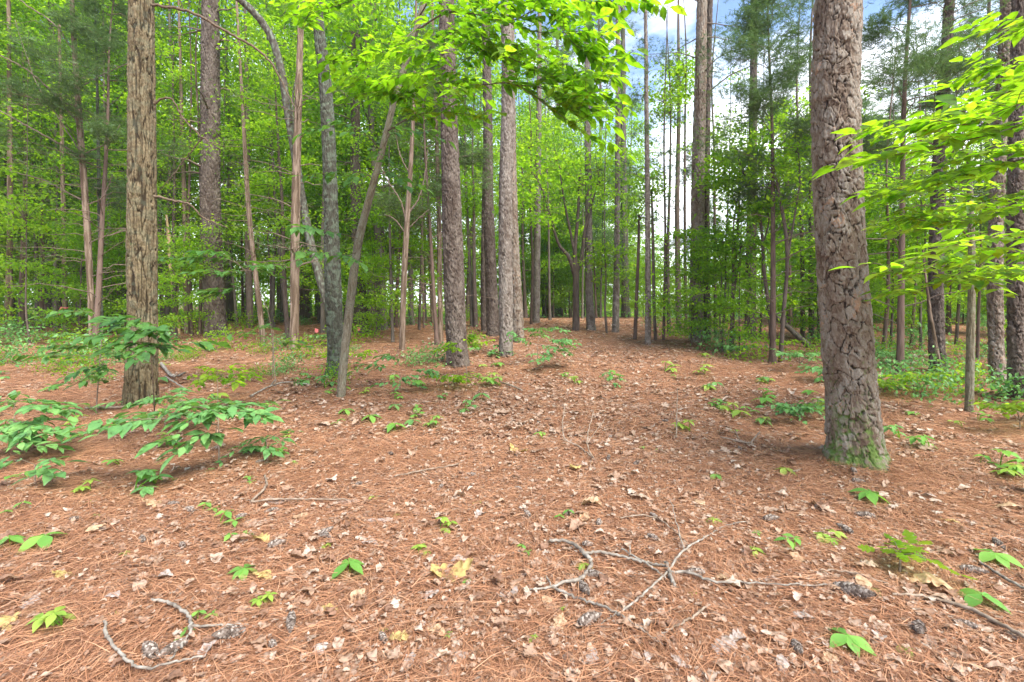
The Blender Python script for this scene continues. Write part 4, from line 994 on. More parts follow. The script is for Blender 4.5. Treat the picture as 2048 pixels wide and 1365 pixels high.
def foliage(lines, L_, gap, side, r, template=LEAF_NEAR, k=5, droop=.35, th=.0035, flat=1.0, reach=1.6):
    """twigs along 3-D lines with alternate leaves and short leafy side twigs"""
    tb = Tubes(); bag = Bag(); pos, yaw, pit, rol, scl = [], [], [], [], []
    def dress(S, ln, sc):
        n = max(2, int(ln / gap))
        for q in range(n + 1):
            f = (q + .3) / (n + .3) if q < n else 1.0
            i = min(int(f * (len(S) - 1)), len(S) - 2); d = S[i + 1] - S[i]; a = math.atan2(d[1], d[0])
            for sg in ((1, -1) if r.random() < .55 else ((1,) if q % 2 else (-1,))) if q < n else (0,):
                pos.append(S[i] + (S[i + 1] - S[i]) * (f * (len(S) - 1) - i)); yaw.append(a + sg * r.uniform(.55, 1.15) + r.normal(0, .15))
                pit.append(r.normal(droop, .28 * flat)); rol.append(r.normal(0, .32 * flat)); scl.append(sc * L_ * r.uniform(.5, 1.2) * (1.1 if q == n else 1))
    for P in lines:
        P = np.asarray(P, float); S = smooth_path(P, 7 * len(P)); ln = np.linalg.norm(np.diff(S, axis=0), axis=1).sum()
        tb.add(S, np.linspace(th * (1 + ln * .8), th * .45, len(S)), k)
        h0 = len(S) // 3 if side else 0
        dress(S[h0:], ln * (1 - h0 / len(S)), 1)
        for q in range(side):
            i = r.integers(len(S) // 4, len(S) - 1); d = S[min(i + 1, len(S) - 1)] - S[i - 1]; a = math.atan2(d[1], d[0]) + r.choice([-1, 1]) * r.uniform(.5, 1.3)
            l2 = r.uniform(1.5, 4.2) * gap * reach; e = S[i] + np.array([math.cos(a), math.sin(a), r.normal(-.05, .25 * flat)]) * l2
            S2 = smooth_path([S[i], (S[i] + e) / 2 + [0, 0, .03], e], 7); tb.add(S2, np.linspace(th * .7, th * .35, 7), 4); dress(S2, l2, .95)
    bag.put(template, pos, yaw, pit, rol, scl)
    return tb, bag
def bough(parent, base, lines, L_, gap, side, mat, seed, droop=.35, th=.004, names=('boughs', 'leaves'), template=LEAF_NEAR):
    r = np.random.default_rng(seed)
    tb, bag = foliage([[ray(*p) - base for p in ln] for ln in lines], L_, gap, side, r, template, 5, droop, th, .8, 2.6)
    obj(names[0], tb.mesh(names[0], M['twig']), parent); obj(names[1], bag.mesh(names[1], M[mat]), parent)
t, b, _ = T['slim']; Ys = b[1]
bough(t, b, [[(835, 60, Ys), (900, 25, 6), (1000, 40, 5.2), (1080, 65, 4.9), (1200, 60, 4.6)],
             [(792, 190, Ys), (880, 165, 6.2), (960, 170, 5.4), (1030, 170, 5.1), (1120, 230, 4.9), (1190, 280, 4.8)],
             [(775, 262, Ys), (830, 232, 6.4), (900, 226, 5.8), (990, 240, 5.4)],
             [(862, -50, Ys), (760, -20, 6), (680, 10, 5.4), (620, 30, 5.2), (600, 70, 5.1)],
             [(840, 50, Ys), (790, 95, 6.2), (740, 125, 5.7), (700, 110, 5.4)],
             [(900, 25, 6), (893, 80, 5.4), (880, 120, 5.1), (870, 160, 5)],
             [(900, -50, 6.2), (1000, -30, 5.4), (1100, -5, 5), (1225, 5, 4.6)],
             [(960, 60, 5.6), (1010, 110, 5.2), (1080, 140, 5), (1150, 170, 4.8), (1195, 200, 4.7)],
             [(1030, 40, 5.3), (1090, 20, 5), (1150, 90, 4.8), (1210, 120, 4.7)],
             [(880, 165, 6.2), (930, 120, 5.8), (990, 90, 5.4)], [(1030, 170, 5.1), (1090, 180, 5), (1160, 235, 4.8)],
             [(840, 30, Ys), (880, -20, 6.2), (960, 10, 5.6), (1050, 5, 5.2)], [(830, 232, 6.4), (800, 190, 6), (770, 170, 5.7)]],
      .165, .072, 17, 'leaf_bright', 5, .30)
bough(t, b, [[(764, 305, Ys), (730, 268, 6.9), (690, 245, 6.6), (665, 240, 6.4)], [(750, 350, Ys), (785, 345, 7), (812, 372, 6.8)], [(748, 360, Ys), (725, 345, 7), (702, 360, 6.8)],
             [(764, 300, Ys), (790, 255, 7), (812, 262, 6.8)], [(722, 480, Ys), (690, 470, 7), (655, 462, 6.7), (632, 458, 6.5)], [(714, 505, Ys), (700, 512, 6.9), (722, 525, 6.6)]],
      .19, .10, 2, 'leaf_deep', 6, names=('lower_boughs', 'lower_leaves'))
t, b, _ = T['leafy']; Yl = b[1]
bough(t, b, [[(1938, 305, Yl), (1930, 290, 6), (1902, 272, 5.8), (1880, 255, 5.5), (1850, 262, 5)], [(1941, 400, Yl), (1890, 370, 5.6), (1830, 380, 5.2), (1780, 400, 4.9)],
             [(1942, 450, Yl), (1990, 400, 5.6), (2060, 380, 5.2)], [(1944, 540, Yl), (1900, 520, 5.6), (1850, 540, 5.2), (1800, 570, 5)], [(1944, 560, Yl), (1990, 540, 5.6), (2060, 545, 5.2)],
             [(1942, 480, Yl), (1900, 440, 5.6), (1850, 440, 5.2), (1790, 470, 4.9)], [(1938, 330, Yl), (1980, 300, 5.6), (2040, 290, 5.2)]],
      .15, .07, 14, 'leaf_bright', 7, .15)
# a second tree just outside the right edge reaches into the view
bx = np.array([2.95, 3.3, float(gz(2.95, 3.3))]) + [1.0, .3, 0]
et = thing('leafy_tree', 'broad-leaved tree whose layered bright green sprays enter from the right edge', 'tree', bx)
P = np.array([[0, 0, -.1, .06], [.03, .02, 1.0, .05], [-.05, 0, 2.0, .045], [0, .05, 3.4, .03]])
obj('trunk', trunk_mesh('trunk', P, 'ridges', M['smooth'], (.03, .12), 90, 60, 160, .005, .3), et)
def rb(l, z): return [(np.array(bx) + [0, 0, z])] + [ray(*p) for p in l]
lines = [rb([(2110, 160, 3.5), (1950, 215, 3.3), (1820, 250, 3.2), (1715, 268, 3.2)], 2.5), rb([(2110, 245, 3.4), (1980, 270, 3.3), (1850, 300, 3.2), (1722, 322, 3.1)], 2.3),
         rb([(2110, 320, 3.4), (1980, 335, 3.5), (1860, 375, 3.4), (1790, 392, 3.4)], 2.1), rb([(2110, 400, 3.5), (1990, 430, 3.6), (1880, 445, 3.6), (1800, 430, 3.6)], 1.9),
         rb([(2110, 60, 3.6), (2060, 40, 3.4), (2030, 70, 3.3)], 2.9), rb([(2110, 200, 3.1), (2020, 215, 2.9), (1930, 250, 2.9), (1850, 230, 2.9)], 2.4),
         rb([(2110, 540, 3.8), (2000, 548, 3.8), (1900, 562, 3.8), (1810, 590, 3.8)], 1.5), rb([(2110, 150, 3.9), (2030, 120, 4.1), (1960, 150, 4.2)], 2.6)]
r5 = np.random.default_rng(31)
tb, bag = foliage([[p - bx for p in ln] for ln in lines], .15, .058, 17, r5, LEAF_NEAR, 5, .08, .0030, .6)
obj('boughs', tb.mesh('boughs', M['twig']), et); obj('leaves', bag.mesh('leaves', M['leaf_bright']), et)
lines = [rb([(2110, 470, 3.0), (1960, 480, 2.9), (1860, 505, 2.85), (1765, 545, 2.8)], 1.7), rb([(2110, 520, 3.1), (2000, 500, 3.1), (1900, 490, 3.1)], 1.7)]
tb, bag = foliage([[p - bx for p in ln] for ln in lines], .14, .065, 9, r5, LEAF_NEAR, 5, .12, .0032, .7)
obj('lower_boughs', tb.mesh('boughs', M['twig']), et); obj('lower_leaves', bag.mesh('leaves', M['leaf']), et)

SAP_N = [0]
def sapling(label, base, twigs, L_, gap=.07, side=2, mat='leaf_deep', cat='sapling', name='leafy_sapling', droop=.14, stem=None, group=None, template=LEAF_NEAR):
    """base (px, py) on the ground; twigs: lines of (px, py, dY) from the stem, dY metres nearer (-) or farther than the base"""
    b = onground(*base); Y = b[1]; SAP_N[0] += 1; r = np.random.default_rng(400 + SAP_N[0])
    t = thing(name, label, cat, b, group)
    tb = Tubes()
    stem = stem or [(base[0], base[1], 0), (twigs[0][0][0], twigs[0][0][1], 0)]
    S = smooth_path([[0, 0, -.03]] + [ray(p[0], p[1], Y + p[2]) - b for p in stem], 16); tb.add(S, np.linspace(.0085, .004, 16), 7)
    obj('stem', tb.mesh('stem', M['stick_dark']), t)
    tb, bag = foliage([[ray(p[0], p[1], Y + p[2]) - b for p in ln] for ln in twigs], L_, gap * .9, side + 2 if L_ > .12 else side, r, template, 5, droop, .0028, .75)
    obj('twigs', tb.mesh('twigs', M['twig']), t); obj('leaves', bag.mesh('leaves', M[mat]), t)
sapling('broad-leaved green sapling with spreading boughs in front of the ridged oak foot', (437, 935),
        [[(435, 850, 0), (380, 840, -.25), (320, 838, -.5), (250, 842, -.5), (190, 860, -.45), (140, 880, -.4)], [(436, 830, 0), (400, 830, -.3), (350, 870, -.5), (320, 885, -.6)], [(436, 830, 0), (470, 825, .1), (520, 835, .2)],
         [(436, 838, 0), (400, 815, .2), (340, 822, .35), (260, 825, .4)], [(435, 850, 0), (430, 870, -.15), (415, 865, -.3)], [(436, 830, 0), (445, 815, .2), (480, 820, .4)]], .15, .07, 3, 'leaf_blue',
        stem=[(437, 935, 0), (438, 880, 0), (436, 828, 0)])
sapling('dense green sapling clump reaching in from the left edge', (20, 900),
        [[(30, 830, 0), (60, 815, -.1), (100, 812, -.2), (150, 822, -.2)], [(20, 840, 0), (60, 850, -.3), (110, 862, -.4)], [(20, 850, 0), (50, 880, -.4), (75, 895, -.5)], [(20, 830, 0), (-20, 820, 0), (-60, 830, 0)], [(20, 840, 0), (5, 860, -.3), (-10, 880, -.4)], [(25, 820, 0), (40, 800, .2), (80, 806, .3)]], .15, .065, 3, 'leaf_blue')
sapling('tall thin sapling with tiered leaves just left of the ridged oak', (192, 830),
        [[(200, 710, 0), (160, 712, -.1), (110, 712, -.2), (55, 712, -.2)], [(204, 690, 0), (215, 715, -.2), (190, 745, -.3), (140, 775, -.3)], [(205, 680, 0), (225, 700, -.1), (250, 720, -.1)], [(200, 700, 0), (170, 692, .2), (120, 690, .2)], [(205, 640, 0), (180, 625, 0), (150, 622, 0)], [(208, 650, 0), (235, 640, -.2), (270, 650, -.3)], [(200, 720, 0), (215, 745, -.2), (205, 770, -.2)]], .15, .08, 1, 'leaf_deep',
        stem=[(192, 830, 0), (198, 740, 0), (205, 660, 0), (208, 640, 0)])
sapling('cluster of broad dark leaves hanging across the ridged oak trunk', (310, 850),
        [[(300, 700, -.8), (290, 655, -1.0), (262, 665, -1.1), (240, 680, -1.1)], [(300, 690, -.8), (310, 660, -1), (345, 680, -1)], [(300, 680, -.8), (270, 690, -1.1), (262, 705, -1.2)], [(300, 690, -.8), (285, 640, -.9), (245, 635, -1)], [(300, 690, -.8), (320, 690, -1), (355, 695, -1)]], .17, .075, 1, 'leaf_deep',
        stem=[(310, 850, 0), (306, 760, -.5), (300, 690, -.8)])
sapling('low leafy sapling near the left edge below the dense clump', (70, 975), [[(70, 930, 0), (40, 920, -.05), (5, 925, -.1)], [(70, 930, 0), (100, 918, 0), (130, 925, .05)], [(70, 930, 0), (80, 945, -.1), (60, 955, -.15)]], .12, .06, 1, 'leaf_blue')
sapling('leafy sapling right behind the spreading one, before the oak foot', (330, 860), [[(330, 815, 0), (300, 805, 0), (265, 812, 0)], [(330, 815, 0), (365, 805, 0), (400, 800, .1)], [(330, 815, 0), (335, 800, .1), (320, 795, .2)], [(330, 820, 0), (350, 828, -.1), (375, 832, -.1)]], .14, .065, 2, 'leaf_blue')
sapling('small sapling with drooping leaves right of the spreading one', (535, 925), [[(532, 880, 0), (515, 875, 0), (500, 880, 0)], [(532, 880, 0), (550, 872, 0), (565, 880, 0)], [(532, 885, 0), (535, 895, -.1), (545, 905, -.1)]], .11, .055, 1, 'leaf_blue')
sapling('bright yellow-green seedling sapling right of the ridged oak foot', (436, 815),
        [[(435, 760, 0), (410, 755, -.1), (390, 765, -.2)], [(435, 750, 0), (460, 748, 0), (505, 750, 0)], [(435, 755, 0), (455, 760, -.2), (480, 768, -.3)], [(435, 745, 0), (440, 740, .2), (470, 740, .3)]], .14, .07, 1, 'leaf_bright')
sapling('spray of large dark green leaves hanging across the broad dark pine', (545, 760),
        [[(505, 560, -.5), (470, 525, -.7), (420, 515, -.8), (330, 518, -.9)], [(500, 540, -.5), (470, 545, -.7), (440, 550, -.8)], [(500, 550, -.5), (515, 530, -.6), (525, 540, -.6)], [(500, 560, -.5), (480, 575, -.7), (430, 590, -.8)], [(490, 540, -.5), (450, 510, -.6), (400, 506, -.6)]], .20, .085, 2, 'leaf_deep',
        stem=[(545, 760, 0), (545, 690, -.1), (535, 620, -.3), (505, 555, -.5)])
sapling('thin sapling with a few wide leaves left of the mossy-footed tree', (552, 778),
        [[(548, 690, 0), (525, 672, 0), (490, 665, 0)], [(548, 680, 0), (565, 685, 0), (575, 690, 0)], [(548, 670, 0), (540, 655, 0), (520, 650, 0)]], .17, .1, 0, 'leaf_deep', stem=[(552, 778, 0), (548, 720, 0), (546, 660, 0)])
sapling('oak seedling with lobed dark green leaves near the bottom right', (1800, 1158),
        [[(1800, 1110, 0), (1780, 1095, 0), (1750, 1100, .05)], [(1800, 1110, 0), (1830, 1110, -.05), (1880, 1130, -.1), (1920, 1150, -.12)], [(1800, 1105, 0), (1815, 1090, .1), (1840, 1088, .15)], [(1800, 1110, 0), (1790, 1085, .08), (1785, 1080, .1)]], .10, .06, 0, 'leaf', template=oak_leaf(3, True), name='oak_seedling', cat='seedling')
sapling('low sapling with long leafy boughs between the slanting stem and grey-brown pine', (800, 782),
        [[(800, 745, 0), (760, 735, 0), (720, 728, 0)], [(800, 740, 0), (830, 740, 0), (862, 745, 0)], [(800, 750, 0), (805, 765, -.2), (798, 775, -.3)], [(800, 735, 0), (790, 715, .2), (760, 712, .3)]], .13, .07, 2, 'leaf_blue')
sapling('small bright sprig of leaves across the foot of the grey-brown pine', (935, 760),
        [[(930, 700, 0), (905, 685, 0), (885, 690, 0)], [(930, 690, 0), (935, 672, 0), (952, 676, 0)], [(930, 700, 0), (940, 690, 0), (955, 695, 0)], [(930, 700, 0), (910, 700, 0), (895, 700, 0)]], .15, .08, 1, 'leaf_bright')
sapling('leafy shrub at the foot of the pale scaly pine, trailside', (1075, 735),
        [[(1075, 690, 0), (1050, 680, 0), (1030, 668, 0)], [(1075, 690, 0), (1100, 680, 0), (1135, 690, 0)], [(1075, 700, 0), (1090, 715, -.3), (1070, 722, -.4)], [(1075, 690, 0), (1080, 665, .2), (1060, 655, .3)], [(1075, 690, 0), (1105, 695, -.2), (1120, 705, -.3)], [(1075, 680, 0), (1095, 660, .4), (1110, 655, .5)]], .13, .07, 4, 'leaf_blue', name='trailside_shrub', cat='shrub')
sapling('spreading low shrub right of the cedar with fluted foot', (700, 735),
        [[(700, 715, 0), (670, 708, 0), (650, 712, 0)], [(700, 715, 0), (725, 705, 0), (745, 700, 0)], [(700, 715, 0), (690, 700, .2), (680, 695, .3)]], .13, .07, 2, 'leaf', name='low_shrub', cat='shrub')
sapling('small green shrub left of the pale pine foot', (975, 712),
        [[(975, 700, 0), (950, 695, 0), (935, 698, 0)], [(975, 700, 0), (990, 690, 0), (1000, 695, 0)], [(975, 700, 0), (985, 705, -.2), (992, 712, -.3)]], .13, .07, 2, 'leaf_blue', name='low_shrub', cat='shrub')
sapling('bushy seedling standing alone in the middle of the trail', (1228, 775),
        [[(1228, 762, 0), (1218, 757, 0), (1210, 760, 0)], [(1228, 762, 0), (1238, 757, 0), (1246, 762, 0)], [(1228, 760, 0), (1224, 748, 0), (1218, 745, 0)], [(1228, 765, 0), (1232, 768, -.1), (1240, 772, -.1)]], .085, .04, 1, 'leaf_blue', name='trail_seedling', cat='seedling')
for q, (px, py, sz, mt, lab) in enumerate([(1480, 716, 1, 'leaf_blue', 'low green shrub below the slim brown fork-stemmed sapling'), (1600, 740, 1.2, 'leaf_blue', 'spreading green shrub right of the two crooked dark stems'), (1560, 705, 1, 'leaf', 'green shrub behind the two crooked dark stems'),
        (1655, 762, .8, 'leaf_blue', 'pale green low plant touching the left of the thick plated pine'), (1790, 735, 1.2, 'leaf_blue', 'bright bushy shrub just right of the thick plated pine'), (1830, 790, 1.1, 'leaf', 'pale leafy shrub in front of the thin leaning bare stem'),
        (1600, 845, .7, 'leaf_blue', 'small leafy sprout left of the thick plated pine foot'), (1760, 790, .7, 'leaf', 'short leafy plant close behind the thick plated pine'), (2040, 860, 1.0, 'leaf_bright', 'yellow-green bush at the right edge below the rough pine'),
        (900, 780, .8, 'leaf', 'low fresh-green sprouts in front of the grey-brown pine'), (640, 690, .9, 'leaf_blue', 'low plant behind the mossy foot'), (110, 690, 1.1, 'leaf_blue', 'low green shrub between the leaning cedar and left edge')]):
    Yq = onground(px, py)[1]; w = 26 * sz * 9 / Yq * 1.0
    u = F_PX / Yq
    tw = []
    for a in range(7):
        an = a * .9 + q; dx, dy = math.cos(an) * .38 * sz, math.sin(an) * .38 * sz
        tw.append([(px, py - .10 * sz * u, 0), (px + dx * .5 * u, py - .26 * sz * u, dy * .5), (px + dx * u, py - .28 * sz * u, dy)])
    sapling(lab, (px, py), tw, .11, .055, 2, mt, name='low_shrub', cat='shrub')

# ------------------------------------------------------------------ small plants, cones, leaves, sticks on the floor
def zone(px, marks):
    a = [m for m in marks if m[0] <= px]; b_ = [m for m in marks if m[0] > px]
    return (a[-1][1] if a else None), (b_[0][1] if b_ else None)
ORD = 'first second third fourth fifth sixth seventh eighth ninth tenth eleventh twelfth thirteenth fourteenth fifteenth sixteenth seventeenth eighteenth nineteenth twentieth'.split()
TENS = ['', 'twenty', 'thirty', 'forty', 'fifty', 'sixty', 'seventy']
def ordn(i):
    if i < 20: return ORD[i]
    a, c = divmod(i + 1, 10)
    return TENS[a - 1][:-1] + 'ieth' if c == 0 else TENS[a - 1] + '-' + ORD[c - 1]
ITEMS = []     # (object, adjective, noun, px, py)
BANDS = [(1240, 'along the bottom edge'), (1130, 'level with the grey forked branch'), (1030, 'in the row behind the forked branch'),
         (940, "in the row before the thick pine"), (850, "in the row level with the oak foot"), (0, 'on the far floor behind the ridged oak')]
def band(py):
    for y0, n in BANDS:
        if py >= y0: return n
def name_items():
    g = {}
    for it in ITEMS: g.setdefault((it[1], it[2], band(it[4])), []).append(it)
    for (adj, noun, bd), lst in g.items():
        lst.sort(key=lambda i: i[3])
        for k, it in enumerate(lst):
            it[0]['label'] = f'{adj} {noun} {bd}' if len(lst) == 1 else f'{adj} {noun}, {ordn(k)} from left {bd}'
# cones
def cone_mesh(seed, open_=1.0):
    r = np.random.default_rng(seed); V, F_ = [], []; n = 0
    core = 10
    for q in range(130):
        t = (q + .5) / 130; a = q * 2.39996; R = .215 * math.sin(math.pi * min(1, .12 + .9 * t))**.7 * (1 - .25 * t)
        o = np.array([t - .5, 0, 0]); rad = np.array([0, math.cos(a), math.sin(a)]); tan = np.array([0, -math.sin(a), math.cos(a)]); ax = np.array([1., 0, 0])
        s_ = .075 * (1 - .35 * abs(t - .4)); up = rad * R; f = ax * .05 * (1 if t > .1 else -.2)
        p0 = o + up * .35; tip = o + up * (1.0 + .06 * open_) + f; L1 = o + up * .82 + tan * s_; R1 = o + up * .82 - tan * s_; bk = o + up * .9 - ax * .05
        fr = o + up * .86 + ax * .05
        V += [p0, L1, R1, tip, bk, fr]
        F_ += [[n, n + 1, n + 4], [n, n + 4, n + 2], [n + 1, n + 3, n + 4], [n + 4, n + 3, n + 2], [n, n + 5, n + 1], [n, n + 2, n + 5], [n + 1, n + 5, n + 3], [n + 5, n + 2, n + 3]]; n += 6
    V = np.array(V); V[:, 2] += .19
    return mesh('pine_cone', V, np.array(F_), M['cone'], False)
CM = [cone_mesh(1), cone_mesh(2, 2.5)]
cones = [(152, 1049), (285, 1089), (364, 1101), (555, 1097, .10), (484, 1044), (379, 1032), (542, 1030), (654, 1076), (349, 1017), (299, 1317, .115), (343, 1313, .105), (454, 1290, .115), (582, 1266, .10), (544, 1305),
         (782, 915), (716, 980), (1037, 983), (1054, 1039), (943, 956), (1217, 923), (1176, 1096), (1189, 1163, .10), (1170, 1191, .11), (1181, 1256, .115), (1390, 1157, .09), (1305, 1088), (1135, 1035), (1198, 1056), (765, 1285), (653, 1085),
         (1307, 1041), (1273, 936), (1221, 878), (1707, 956), (1718, 972), (1729, 1039, .11), (1688, 1067, .10), (1711, 1202, .16), (1949, 1155, .11), (1544, 1048, .10), (1999, 1099, .10), (1838, 1275, .11), (1930, 1266), (1596, 1318), (880, 985), (430, 905), (520, 930), (1330, 845), (1480, 905)]
rc = np.random.default_rng(8)
for q, c in enumerate(cones):
    b = onground(c[0], c[1]); L_ = c[2] if len(c) > 2 else rc.uniform(.07, .09)
    o = obj('pine_cone', CM[q % 2], None, (b[0], b[1], gz2(b[0], b[1]) + .014), 0, L_ * 1.08)
    a = {(1711, 1202): -.75, (1170, 1191): -1.35, (1181, 1256): .5, (1189, 1163): -.2, (582, 1266): -1.2, (555, 1097): .9}.get((c[0], c[1]), rc.uniform(0, 6.28))
    o.rotation_euler = (rc.uniform(0, 6), 0, a) if False else (0, rc.normal(0, .12), a)
    tag(o, None, 'pine cone', 'pine cones lying on the needles')
    ITEMS.append((o, 'long silvery' if L_ > .14 else ('large grey' if L_ >= .1 else 'small brown'), 'pine cone', c[0], c[1]))
# five-fingered seedlings
def palm(seed, nl=5, tiers=1):
    r = np.random.default_rng(seed); bag = Bag(); tb = Tubes()
    for w in range(tiers):
        c = np.array([r.normal(0, .3), r.normal(0, .3), .22 + .14 * w]) if tiers > 1 else np.array([.05, 0, .30])
        tb.add(smooth_path([[0, 0, 0], [c[0] * .3, c[1] * .3, c[2] * .6], c], 7), np.linspace(.018, .012, 7), 5)
        a = np.linspace(-2.2, 2.2, nl) + r.normal(0, .1, nl) + r.uniform(0, 6)
        if nl == 5: a = a[0] + np.array([0, 1.05, 2.1, 3.2, 4.6]) + r.normal(0, .12, 5)
        bag.put(LEAF_NEAR, np.repeat(c[None], nl, 0), a, r.normal(.10, .12, nl), r.normal(0, .18, nl), r.uniform(.45, .62, nl) * (1 if tiers == 1 else .62))
    return tb.mesh('stem', M['leaf']), bag
PS = {}
SEEDM = {'leaf': 'seed_leaf', 'leaf_bright': 'seed_yellow', 'leaf_blue': 'leaf_blue'}
for mt in SEEDM:
    for v, (nl, ti) in enumerate([(5, 1), (5, 3), (3, 2)]):
        st, bg_ = palm(60 + v, nl, ti); PS[mt, v] = (st, bg_.mesh('leaves', M[SEEDM[mt]]))
KIND = {0: 'five-fingered seedling', 1: 'many-leaved seedling', 2: 'three-leaved seedling'}
ADJ = {'leaf': 'green', 'leaf_bright': 'yellow-green', 'leaf_blue': 'dull green'}
def seedling(px, py, wpx, mt, v):
    b = onground(px, py); sc = 1.22 * wpx * b[1] / F_PX
    t = thing('seedling', None, 'seedling', (b[0], b[1], b[2]), 'seedlings dotted over the needle floor', rc.uniform(0, 6.28), sc)
    st, lv = PS[mt, v]; obj('stem', st, t); obj('leaves', lv, t)
    ITEMS.append((t, ADJ[mt], KIND[v], px, py))
SD = [(700, 1150, 62, 'leaf', 0), (838, 1118, 34, 'leaf_bright', 1), (543, 1215, 44, 'leaf_bright', 1), (1168, 1142, 34, 'leaf_bright', 0), (1425, 1052, 32, 'leaf_bright', 0), (1505, 1110, 34, 'leaf_bright', 0), (1740, 1008, 62, 'leaf', 0),
      (1640, 1080, 34, 'leaf_bright', 0), (1672, 1078, 36, 'leaf_bright', 0), (1662, 1092, 32, 'leaf_bright', 0), (1995, 1135, 70, 'leaf', 0), (1962, 1218, 72, 'leaf', 0), (1700, 1305, 78, 'leaf', 0), (1808, 1308, 36, 'leaf_bright', 0),
      (1590, 1110, 60, 'leaf', 2), (1568, 950, 34, 'leaf_bright', 0), (20, 1096, 52, 'leaf', 0), (85, 1094, 62, 'leaf', 0), (488, 1160, 56, 'leaf', 0), (270, 990, 70, 'leaf_blue', 1), (310, 975, 50, 'leaf', 1), (125, 1268, 70, 'leaf_bright', 1),
      (395, 1248, 40, 'leaf', 2), (362, 1280, 40, 'leaf', 2), (1040, 1108, 30, 'leaf', 2), (1130, 1035, 34, 'leaf', 2), (440, 1055, 55, 'leaf', 2), (405, 1030, 40, 'leaf', 2), (465, 1092, 45, 'leaf', 2), (35, 1025, 40, 'leaf', 2), (740, 845, 36, 'leaf', 0),
      (790, 862, 40, 'leaf', 0), (745, 1005, 22, 'leaf_bright', 2), (880, 1065, 40, 'leaf_bright', 1), (530, 910, 60, 'leaf_blue', 1), (490, 970, 30, 'leaf', 2), (570, 918, 36, 'leaf', 1), (1380, 865, 40, 'leaf_bright', 1), (1218, 760, 30, 'leaf', 1), (2000, 940, 60, 'leaf', 1),
      (2030, 960, 50, 'leaf_bright', 1), (1960, 930, 40, 'leaf', 2), (1330, 745, 34, 'leaf_bright', 1), (1410, 750, 34, 'leaf_bright', 1), (1520, 1080, 26, 'leaf', 2), (1430, 960, 26, 'leaf', 0), (985, 770, 40, 'leaf_bright', 1), (1000, 775, 34, 'leaf', 1), (830, 835, 30, 'leaf', 1),
      (650, 778, 40, 'leaf_blue', 1), (600, 770, 36, 'leaf_blue', 1), (690, 830, 30, 'leaf', 0), (1150, 770, 26, 'leaf_bright', 1), (240, 935, 40, 'leaf', 2), (60, 960, 44, 'leaf', 2), (1860, 905, 50, 'leaf', 1), (1800, 880, 44, 'leaf_blue', 1), (960, 1010, 20, 'leaf_bright', 2), (1085, 880, 30, 'leaf', 2),
      (1750, 1190, 24, 'leaf_bright', 0), (1388, 1200, 20, 'leaf_bright', 2), (180, 985, 40, 'leaf_bright', 1), (350, 900, 44, 'leaf', 1)]
for q in SD: seedling(*q)
for q in range(130):
    py = rc.uniform(690, 860); px = rc.uniform(-20, 2060)
    if 1000 < px < 1400 and rc.uniform() < .75: continue
    seedling(px, py, rc.uniform(16, 40) * (py - 560) / 250, rc.choice(['leaf', 'leaf_blue', 'leaf_bright']), int(rc.integers(0, 3)))
for q in range(26):
    py = rc.uniform(860, 1330); px = rc.uniform(0, 2048); seedling(px, py, rc.uniform(14, 24), rc.choice(['leaf', 'leaf_bright']), int(rc.integers(0, 3)))
# single leaves that stand out
LM = {}
def lone(px, py, wpx, mt, shape, yaw=None):
    k = (mt, shape)
    if k not in LM:
        V, F_ = (oak_leaf(shape) if shape < 10 else plain_dead(shape)); V = V.copy(); V[:, 0] -= .5; V[:, 2] *= 1.25; LM[k] = mesh('fallen_leaf', V, F_, M[mt])
    b = onground(px, py); sc = (.92 if wpx > 80 else .78) * wpx * b[1] / F_PX
    o = obj('fallen_leaf', LM[k], None, (b[0], b[1], gz2(b[0], b[1]) + .012), rc.uniform(0, 6.28) if yaw is None else yaw, sc)
    o.rotation_euler[0] = rc.normal(0, .1); o.rotation_euler[1] = rc.normal(0, .1)
    tag(o, None, 'leaf', 'single dead leaves lying on the needles')
    ITEMS.append((o, {'yellow_leaf': 'yellow', 'tan_leaf': 'tan', 'grey_leaf': 'pale grey-pink'}[mt], 'lobed dead leaf' if shape < 10 else 'curled dead leaf', px, py))
